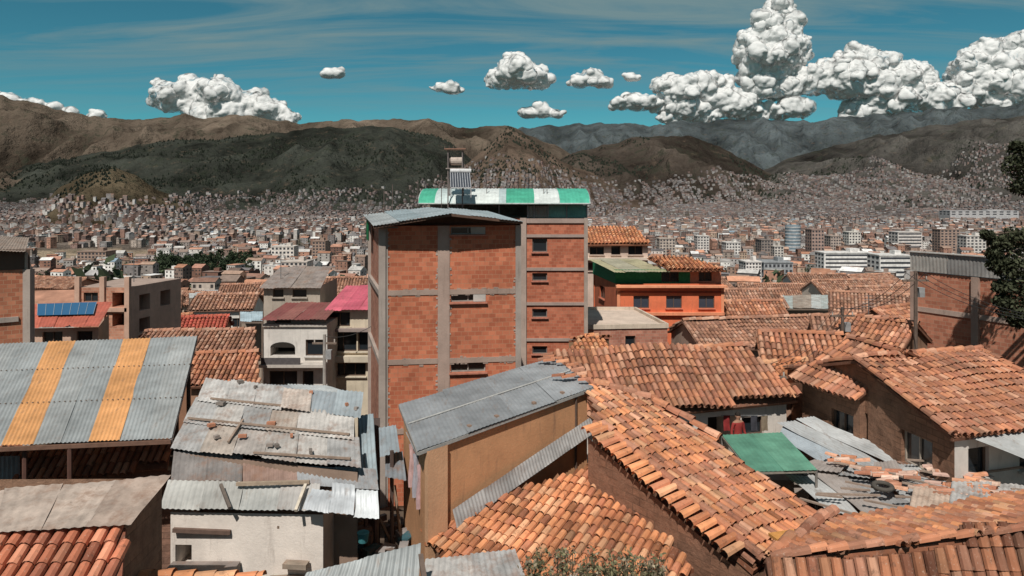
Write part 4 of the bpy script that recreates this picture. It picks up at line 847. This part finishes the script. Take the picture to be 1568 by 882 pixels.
def court():
    R=MB()
    def t(*q,**k): tin(R,*[Zl(*x) for x in q],**k)
    TC=[(.45,.46,.46),(.4,.4,.4),(.54,.54,.53),(.42,.37,.34)]
    t((1330,722,-7.6),(1390,704,-7.45),(1245,640,-7.0),(1190,648,-7.05),cols=TC,pitch=.13,rows=8,lift=.03)
    t((1270,720,-7.7),(1335,722,-7.6),(1200,652,-7.1),(1192,668,-7.3),cols=[(.36,.4,.43)],pitch=.13,rows=8,lift=.03)
    t((1270,785,-7.7),(1560,790,-7.5),(1500,745,-7.4),(1190,712,-7.6),cols=TC,mat='tin',pitch=.13,rows=6,lift=.05,raggd=.2)
    t((1190,716,-7.55),(1500,748,-7.35),(1440,716,-7.3),(1245,700,-7.45),cols=TC,mat='tin',pitch=.13,rows=6,lift=.05,raggd=.2)
    t((1390,800,-7.3),(1640,800,-7.0),(1640,740,-7.0),(1400,742,-7.2),cols=[(.54,.42,.35),(.46,.44,.42),(.5,.38,.3)],mat='rusty',pitch=.13,rows=6,lift=.05,raggd=.2)
    R.build('corrugated_courtyard_roof')
    D=MB(); pl=plane(Zl(1190,712,-7.5),Zl(1560,790,-7.3),Zl(1440,716,-7.2)); pale=np.vstack([TERRA*1.1,[(.6,.42,.33),(.55,.36,.28),(.5,.33,.27)]])
    for k in range(80):
        row=random.choice([0,1,2,3,4]); t_=random.random(); px=1260+row*24+t_*230;py=706+row*13+t_*30+random.gauss(0,3)
        p=hit(px,py,pl)+V(0,0,.1); an=random.gauss(-.55,.35); e=V(math.cos(an),math.sin(an),random.uniform(-.05,.1))*.34; caps(D,p,p+e,.075,pale,tl=.36)
    for k in range(22):
        p=hit(random.uniform(1220,1560),random.uniform(712,785),pl)+V(0,0,.15); an=random.gauss(-.4,.4); D.plank(p,p+V(math.cos(an),math.sin(an),0)*random.uniform(.6,2.),.06,.04,(.32,.24,.19))
    D.build('loose_roof_tiles')
    T=MB(); s=.8; c=hit(1352,755,pl)+V(0,0,.17); n=20;m=8;v=[]
    for i in range(n):
        a=i*2*math.pi/n
        for j in range(m): b=j*2*math.pi/m; r=.26*s+.08*s*math.cos(b); v.append(c+V(r*math.cos(a),r*math.sin(a)*.95,.07*s*math.sin(b)+.02*math.sin(a)))
    T.add(v,[[i*m+j,((i+1)%n)*m+j,((i+1)%n)*m+(j+1)%m,i*m+(j+1)%m] for i in range(n) for j in range(m)],(.08,.07,.06),'plain',True); T.build('old_tyre')
    A=MB(); a,b,c,d=Zl(1106,662,-6.9),Zl(1196,658,-6.9),Zl(1250,719,-7.15),Zl(1150,722,-7.15)
    a,b=Zl(1106,666,-7.1),Zl(1196,662,-7.1)
    tin(A,d,c,b,a,[(.11,.27,.19),(.13,.3,.21)],mat='poly',pitch=.13,lift=.004,amp=.006)
    for q in(a,b,c,d): A.beam(q,V(q[0],q[1],-11),.035,(.2,.18,.16))
    for q0,q1 in((a,b),(b,c),(c,d),(d,a)): A.plank(q0-V(0,0,.05),q1-V(0,0,.05),.05,.05,(.25,.22,.18))
    A.build('green_awning')
    B=MB()
    for k,(px,c) in enumerate(((1108,(.25,.03,.03)),(1150,(.05,.05,.06)),(1166,(.22,.17,.12)))):
        a=P(px,636,22.9); v=[a+V(.2*j/3,.03*math.sin(j*2+i),-i*.12) for i in range(5) for j in range(4)]
        B.add(v,[[r*4+i,r*4+i+1,(r+1)*4+i+1,(r+1)*4+i] for r in range(4) for i in range(3)],c,'plain',True)
    B.beam(P(1104,636,22.9),P(1182,636,22.9),.01,(.2,.2,.2)); B.build('washing_line')
court()
# person standing on the terrace under the eave, facing the camera
def person():
    n=NT('clothed_figure'); tc=n.add('ShaderNodeTexCoord'); sp=n.add('ShaderNodeSeparateXYZ'); n.l(tc.outputs['Object'],sp.inputs[0])
    c=n.mix(n.ramp(sp.outputs[2],.86,.87),(.03,.035,.06),(.30,.04,.035)); c=n.mix(n.ramp(sp.outputs[2],1.375,1.385),c,(.33,.18,.12))
    ax=n.add('ShaderNodeMath',operation='ABSOLUTE'); n.l(sp.outputs[0],ax.inputs[0]); hm=n.add('ShaderNodeMath',operation='MULTIPLY'); n.l(n.ramp(ax.outputs[0],.235,.24),hm.inputs[0]); n.l(n.ramp(sp.outputs[2],.84,.85,1,0),hm.inputs[1])
    c=n.mix(hm.outputs[0],c,(.33,.18,.12)); c=n.mix(n.ramp(sp.outputs[2],.07,.075,1,0),c,(.02,.02,.02)); n.col(c); n.b.inputs['Roughness'].default_value=.9
    v=[(0,0,.92),(0,0,1.05),(0,0,1.25),(0,0,1.37),(0,0,1.44),(0,-.01,1.53),(0,-.01,1.60)];r=[(.15,.11),(.13,.10),(.16,.11),(.12,.09),(.052,.052),(.078,.09),(.062,.075)];e=[(i,i+1) for i in range(6)]
    def chain(st,pts,rs):
        p=st
        for a,b in zip(pts,rs): v.append(a); r.append((b,b)); e.append((p,len(v)-1)); p=len(v)-1
        return p
    for s in(-1,1):
        chain(0,[(s*.09,0,.84),(s*.10,-.01,.47),(s*.10,.01,.10),(s*.10,-.05,.04),(s*.105,-.16,.03)],[.09,.06,.042,.045,.035])
        w=chain(3,[(s*.17,0,1.35),(s*.23,.01,1.10),(s*.26,-.07,.88),(s*.265,-.09,.82),(s*.265,-.10,.78)],[.06,.045,.03,.032,.03])
        for k,(dy,L) in enumerate(((-.035,.07),(-.012,.08),(.012,.075),(.032,.06))):
            chain(w,[(s*.265,-.10+dy,.75),(s*.262,-.105+dy,.75-L*.5),(s*.250,-.11+dy,.75-L)],[.0095,.0085,.0075])
        chain(w-1,[(s*.25,-.14,.80),(s*.245,-.155,.765)],[.011,.009])
    me=bpy.data.meshes.new('body'); me.from_pydata(v,e,[]); me.materials.append(MATS['clothed_figure']); ob=bpy.data.objects.new('body',me); bpy.context.scene.collection.objects.link(ob)
    sk=ob.modifiers.new('skin','SKIN'); sk.use_smooth_shade=True
    lay=me.skin_vertices[0] if len(me.skin_vertices) else None
    if lay is None:
        bpy.context.view_layer.objects.active=ob; bpy.ops.mesh.customdata_skin_add(); lay=me.skin_vertices[0]
    for i,x in enumerate(r): lay.data[i].radius=x
    lay.data[0].use_root=True
    s2=ob.modifiers.new('sub','SUBSURF'); s2.levels=1; s2.render_levels=1
    h=MB(); iv,fi=ico(2)
    w=iv*V(.085,.10,.10)+V(0,.012,1.60); fk=[f for f in fi if np.mean(w[f][:,2])>1.60 or np.mean(w[f][:,1])>.03]
    h.add(w,fk,(.02,.015,.012),'plain',True)
    for s in(-1,1):
        h.add(iv*V(.012,.006,.007)+V(s*.03,-.093,1.565),fi,(.02,.015,.012),'plain',True); h.add(iv*V(.01,.02,.03)+V(s*.083,0,1.555),fi,(.33,.18,.12),'plain',True)
    h.add(iv*V(.012,.02,.022)+V(0,-.10,1.54),fi,(.35,.19,.13),'plain',True); h.add(iv*V(.024,.006,.005)+V(0,-.085,1.508),fi,(.2,.06,.05),'plain',True)
    ho=h.build('head_details')
    em=bpy.data.objects.new('standing_person',None); bpy.context.scene.collection.objects.link(em)
    ob.parent=em; ho.parent=em; p=P(1130,632,22.5); em.location=(p[0],p[1],-8.33); em.rotation_euler=(0,0,.35)
    T=MB(); T.box((p[0]+.3,p[1]-.1,-8.40),(3.2,1.9,.13),(.33,.28,.24),'wall'); T.box((p[0]+.3,p[1]-.1,-9.8),(3.0,1.7,2.65),(.4,.34,.3),'wall'); T.build('terrace')
import bmesh
def ico(sub):
    bm=bmesh.new(); bmesh.ops.create_icosphere(bm,subdivisions=sub,radius=1); v=np.array([x.co[:] for x in bm.verts]); f=[[x.index for x in q.verts] for q in bm.faces]; bm.free(); return v,f
try: person()
except Exception as ex: print('PERSON',ex)
def poles():
    for px,yt,yb,Y in((497,512,640,33),(1290,470,560,33),(1402,415,560,31),(1180,560,640,25)):
        m=MB(); a=P(px,yt,Y);b=P(px,yb,Y); m.beam(V(b[0],b[1],-12),a,.11,(.35,.32,.29) if px==497 else (.14,.1,.08),r2=.07,n=8)
        m.box(a-V(0,0,.4),(1.1,.08,.08),(.2,.15,.12)); m.box(a-V(-.2,0,.9),(.25,.25,.4),(.3,.3,.3))
        for k in(-.45,0,.45): m.beam(a+V(k,0,-.36),a+V(k,0,-.22),.03,(.5,.45,.4))
        m.build('utility_pole')
    m=MB()
    def wire(a,b,s=.5):
        pr=a
        for k in range(1,15):
            t=k/14;q=a*(1-t)+b*t-V(0,0,s*4*t*(1-t)); m.beam(pr,q,.012,(.04,.04,.04),n=4,cap=False);pr=q
    for d in(-.4,0,.4):
        wire(P(1290,472,33)+V(d,0,0),P(1402,418,31)+V(d,0,0)); wire(P(1290,472,33)+V(d,0,0),P(1180,562,25)+V(d,0,0)); wire(P(1402,418,31)+V(d,0,0),P(1700,500,20)+V(d,0,0))
    wire(P(497,515,33),P(568,500,33),.2)
    m.build('overhead_wires')
    for px,py,Y in((1000,395,52),(430,430,42),(205,432,46),(960,352,62),(1330,500,37)):
        m=MB(); a=P(px,py,Y); m.beam(a,a+V(0,0,1.6),.02,(.15,.15,.15))
        for k in range(4): m.beam(a+V(-.35+.05*k,0,1.0+.18*k),a+V(.35-.05*k,0,1.0+.18*k),.012,(.3,.3,.3))
        m.build('tv_antenna')
poles()
def tree():
    Y0=26.5; T=MB(); b=V(21.,Y0,-12); T.beam(b,V(20.8,Y0,-5),.45,(.1,.075,.055),'plain',10,r2=.34); T.beam(V(20.8,Y0,-5),V(20.4,Y0,3.4),.34,(.1,.075,.055),'plain',10,r2=.1)
    ends=[]
    for k in range(16):
        z=-4.4+k*.5;s=V(20.6,Y0,z); an=random.uniform(-1.4,1.4); L=random.uniform(1.6,3.0)*(1-.03*k)
        e=s+V(math.cos(an)*L,math.sin(an)*L,random.uniform(-.4,.5)); T.beam(s,e,.08,(.1,.075,.055),r2=.02); ends.append(e)
        for j in range(4):
            t=random.uniform(.4,1);q=s*(1-t)+e*t; q2=q+V(*rng.normal(0,.6,3)); T.beam(q,q2,.03,(.1,.075,.055),r2=.01,n=4); ends.append(q2)
    Lf=MB()
    for e in ends: leaves(Lf,e,random.uniform(.5,.9),150,.085,(.055,.06,.03)); 
    for px,py,r in((1560,255,.6),(1566,285,.5),(1572,235,.6),(1556,224,.25),(1530,372,.42),(1512,360,.25),(1555,362,.5),(1545,410,.6),(1562,440,.7),(1535,440,.35),(1552,475,.6),(1565,400,.8),(1528,405,.4),(1536,462,.35),(1522,388,.3),(1560,490,.4)):
        leaves(Lf,P(px,py,Y0),r,480,.085,(.045,.05,.028)); T.beam(P(px,py,Y0),V(20.6,Y0,-(py-300)*Y0/F+.4),.035,(.1,.075,.055),r2=.07)
    group('leafy_tree',{'trunk':T,'foliage':Lf})
    S=MB();Lf=MB()
    for k in range(50):
        px=random.uniform(795,1015);top=random.uniform(842,880);Y=random.uniform(9.2,10.4); e=P(px,top+abs(px-860)*.05,Y);b=e-V(random.gauss(0,.15),0,1.6)
        S.beam(b,e,.012,(.14,.1,.06),r2=.005,n=4)
        for j in range(5): leaves(Lf,b+(e-b)*(.55+.11*j),.13,28,.03,(.13,.12,.065) if k%3 else (.2,.16,.11))
    group('flowering_shrub',{'stems':S,'foliage':Lf})
tree()
# ---------------- clouds (merged billowing surfaces)
I3=ico(3);I2=ico(2)
texs=[]
for sc_,nm in((330,'billow_large'),(110,'billow_small')):
    tx=bpy.data.textures.new(nm,'CLOUDS'); tx.noise_scale=sc_; tx.noise_depth=3; tx.noise_type='SOFT_NOISE'; texs.append(tx)
def cloud(blobs,flat=None,k_=1.):
    mb=MB(); Y=13000.; s=Y/F
    for (px,py,r) in blobs:
        R=r*s*1.2; c=P(px,py,Y)+V(0,random.uniform(-.4,.4)*R,0); subs=[(c,R,I3)]
        for k in range(12):
            d=nrm(V(random.gauss(0,1),random.gauss(-.3,.8),random.gauss(.3,.8))); rr=R*random.uniform(.2,.5); subs.append((c+d*R*random.uniform(.65,1.1)*V(1.2,1,.8),rr,I2))
        for cc,q,(v,f) in subs:
            w=v*q*V(1.15,1,.82)+cc
            if flat is not None:
                zf=-(flat-300)*s; low=w[:,2]<zf; w[low,2]=zf+(w[low,2]-zf)*.2
            mb.add(w,f,(.8,.8,.8),'cloud',True)
    ob=mb.build('cumulus_cloud')
    m=ob.modifiers.new('merge','REMESH'); m.mode='VOXEL'; m.voxel_size=22; m.use_smooth_shade=True
    m=ob.modifiers.new('soften','SMOOTH'); m.factor=.6; m.iterations=7
    for tx,st in zip(texs,(260*k_,90*k_)):
        m=ob.modifiers.new('billow','DISPLACE'); m.texture=tx; m.texture_coords='GLOBAL'; m.strength=st; m.mid_level=.42
cloud([(262,148,24),(300,146,26),(340,145,24),(375,160,22),(410,168,18),(440,180,12),(310,172,26),(350,175,22),(243,128,7),(335,125,8),(390,175,18)],188,.7)
cloud([(505,112,8),(518,112,7),(497,114,5)],118,.3)
cloud([(765,120,16),(790,112,22),(790,96,13),(815,120,18),(752,128,7),(830,129,7)],136,.8)
cloud([(885,124,10),(905,120,14),(922,127,9),(873,128,4),(905,110,6)],134,.45)
cloud([(675,134,9),(690,136,10),(700,138,6),(664,135,4)],144,.35)
cloud([(810,174,10),(830,170,12),(850,175,9),(800,177,4)],181,.4)
cloud([(948,158,9),(970,156,14),(990,158,12)],168,.5); cloud([(965,118,7),(975,120,4)],124,.25)
cloud([(1015,128,13),(1040,140,20),(1070,135,20),(1100,132,16),(1095,152,24),(1050,165,20),(1130,160,22),(1010,160,12),(1020,182,9),(1160,172,16),(1080,180,14),(1210,165,16),(1225,172,10),(1190,172,12)],188)
cloud([(1195,20,18),(1175,38,18),(1160,60,20),(1200,68,26),(1180,92,32),(1215,85,18),(1145,85,12),(1185,120,28),(1165,135,20),(1205,130,20),(1205,42,16)],150)
cloud([(1245,125,22),(1270,112,20),(1290,125,26),(1320,90,20),(1345,105,26),(1335,130,26),(1375,118,20),(1400,110,14),(1415,120,14),(1310,78,10)],148)
cloud([(1310,170,16),(1340,165,22),(1380,155,24),(1420,150,22),(1450,160,22),(1500,120,26),(1480,100,14),(1530,100,24),(1560,80,24),(1510,80,18),(1545,130,26),(1520,150,22),(1480,140,22),(1590,100,34),(1570,62,14),(1555,150,20)],182)
cloud([(-10,155,18),(20,155,12),(50,160,12),(85,165,8),(110,172,8),(150,176,8)],185,.4)
# ---------------- world, sun, camera
el=math.radians(53); saz=math.radians(180+14)
sd=V(math.sin(saz)*math.cos(el),math.cos(saz)*math.cos(el),math.sin(el))
w=bpy.data.worlds.new('World'); bpy.context.scene.world=w; w.use_nodes=True; t=w.node_tree; n=t.nodes; bg=n['Background']
sky=n.new('ShaderNodeTexSky'); sky.sky_type='NISHITA'; sky.sun_disc=False; sky.sun_elevation=el; sky.sun_rotation=saz; sky.altitude=3400; sky.air_density=1.; sky.dust_density=.3; sky.ozone_density=2.
tc=n.new('ShaderNodeTexCoord'); sp=n.new('ShaderNodeSeparateXYZ'); t.links.new(tc.outputs['Generated'],sp.inputs[0])
mr=n.new('ShaderNodeMapRange'); mr.inputs[1].default_value=.27;mr.inputs[2].default_value=.55; t.links.new(sp.outputs[2],mr.inputs[0])
tint=n.new('ShaderNodeMix'); tint.data_type='RGBA'; tint.inputs[6].default_value=(.45,1.2,.98,1); tint.inputs[7].default_value=(.88,.80,.70,1); t.links.new(mr.outputs[0],tint.inputs[0])
mu=n.new('ShaderNodeMix'); mu.data_type='RGBA'; mu.blend_type='MULTIPLY'; mu.inputs[0].default_value=1; t.links.new(sky.outputs[0],mu.inputs[6]); t.links.new(tint.outputs[2],mu.inputs[7])
dv=n.new('ShaderNodeVectorMath'); dv.operation='DIVIDE'; cb=n.new('ShaderNodeCombineXYZ'); ad=n.new('ShaderNodeMath'); ad.inputs[1].default_value=.12; t.links.new(sp.outputs[2],ad.inputs[0])
for i in range(3): t.links.new(ad.outputs[0],cb.inputs[i])
t.links.new(tc.outputs['Generated'],dv.inputs[0]); t.links.new(cb.outputs[0],dv.inputs[1])
mp=n.new('ShaderNodeMapping'); mp.inputs['Scale'].default_value=(.42,1.9,0); mp.inputs['Rotation'].default_value=(0,0,.10); mp.inputs['Location'].default_value=(2.3,.4,0); t.links.new(dv.outputs[0],mp.inputs[0])
nz=n.new('ShaderNodeTexNoise'); nz.inputs['Scale'].default_value=1.5; nz.inputs['Detail'].default_value=10; nz.inputs['Roughness'].default_value=.62; nz.inputs['Distortion'].default_value=.8; t.links.new(mp.outputs[0],nz.inputs[0])
cr=n.new('ShaderNodeMapRange'); cr.inputs[1].default_value=.41;cr.inputs[2].default_value=.63;cr.inputs[3].default_value=0;cr.inputs[4].default_value=.85; t.links.new(nz.outputs[0],cr.inputs[0])
el2=n.new('ShaderNodeMapRange'); el2.inputs[1].default_value=.09;el2.inputs[2].default_value=.19; t.links.new(sp.outputs[2],el2.inputs[0])
mm=n.new('ShaderNodeMath'); mm.operation='MULTIPLY'; t.links.new(cr.outputs[0],mm.inputs[0]); t.links.new(el2.outputs[0],mm.inputs[1])
cm=n.new('ShaderNodeMix'); cm.data_type='RGBA'; t.links.new(mm.outputs[0],cm.inputs[0]); t.links.new(mu.outputs[2],cm.inputs[6]); cm.inputs[7].default_value=(3.2,4.7,4.9,1)
t.links.new(cm.outputs[2],bg.inputs[0]); bg.inputs[1].default_value=.058
L=bpy.data.lights.new('sun','SUN'); L.energy=4.3; L.angle=math.radians(.5); L.color=(1,.95,.88); lo=bpy.data.objects.new('sun',L); bpy.context.scene.collection.objects.link(lo)
from mathutils import Vector
lo.rotation_euler=Vector((-sd[0],-sd[1],-sd[2])).to_track_quat('-Z','Y').to_euler()
cam=bpy.data.cameras.new('camera'); co=bpy.data.objects.new('camera',cam); bpy.context.scene.collection.objects.link(co); co.location=(0,0,0); co.rotation_euler=(math.radians(90),0,0)
cam.sensor_width=36; cam.lens=36*F/1568; cam.shift_y=-141/1568; cam.clip_end=60000; cam.clip_start=.1
sc=bpy.context.scene; sc.camera=co; sc.view_settings.view_transform='Standard'; sc.view_settings.look='None'; sc.view_settings.exposure=0
print('faces',sum(len(m.polygons) for m in bpy.data.meshes))
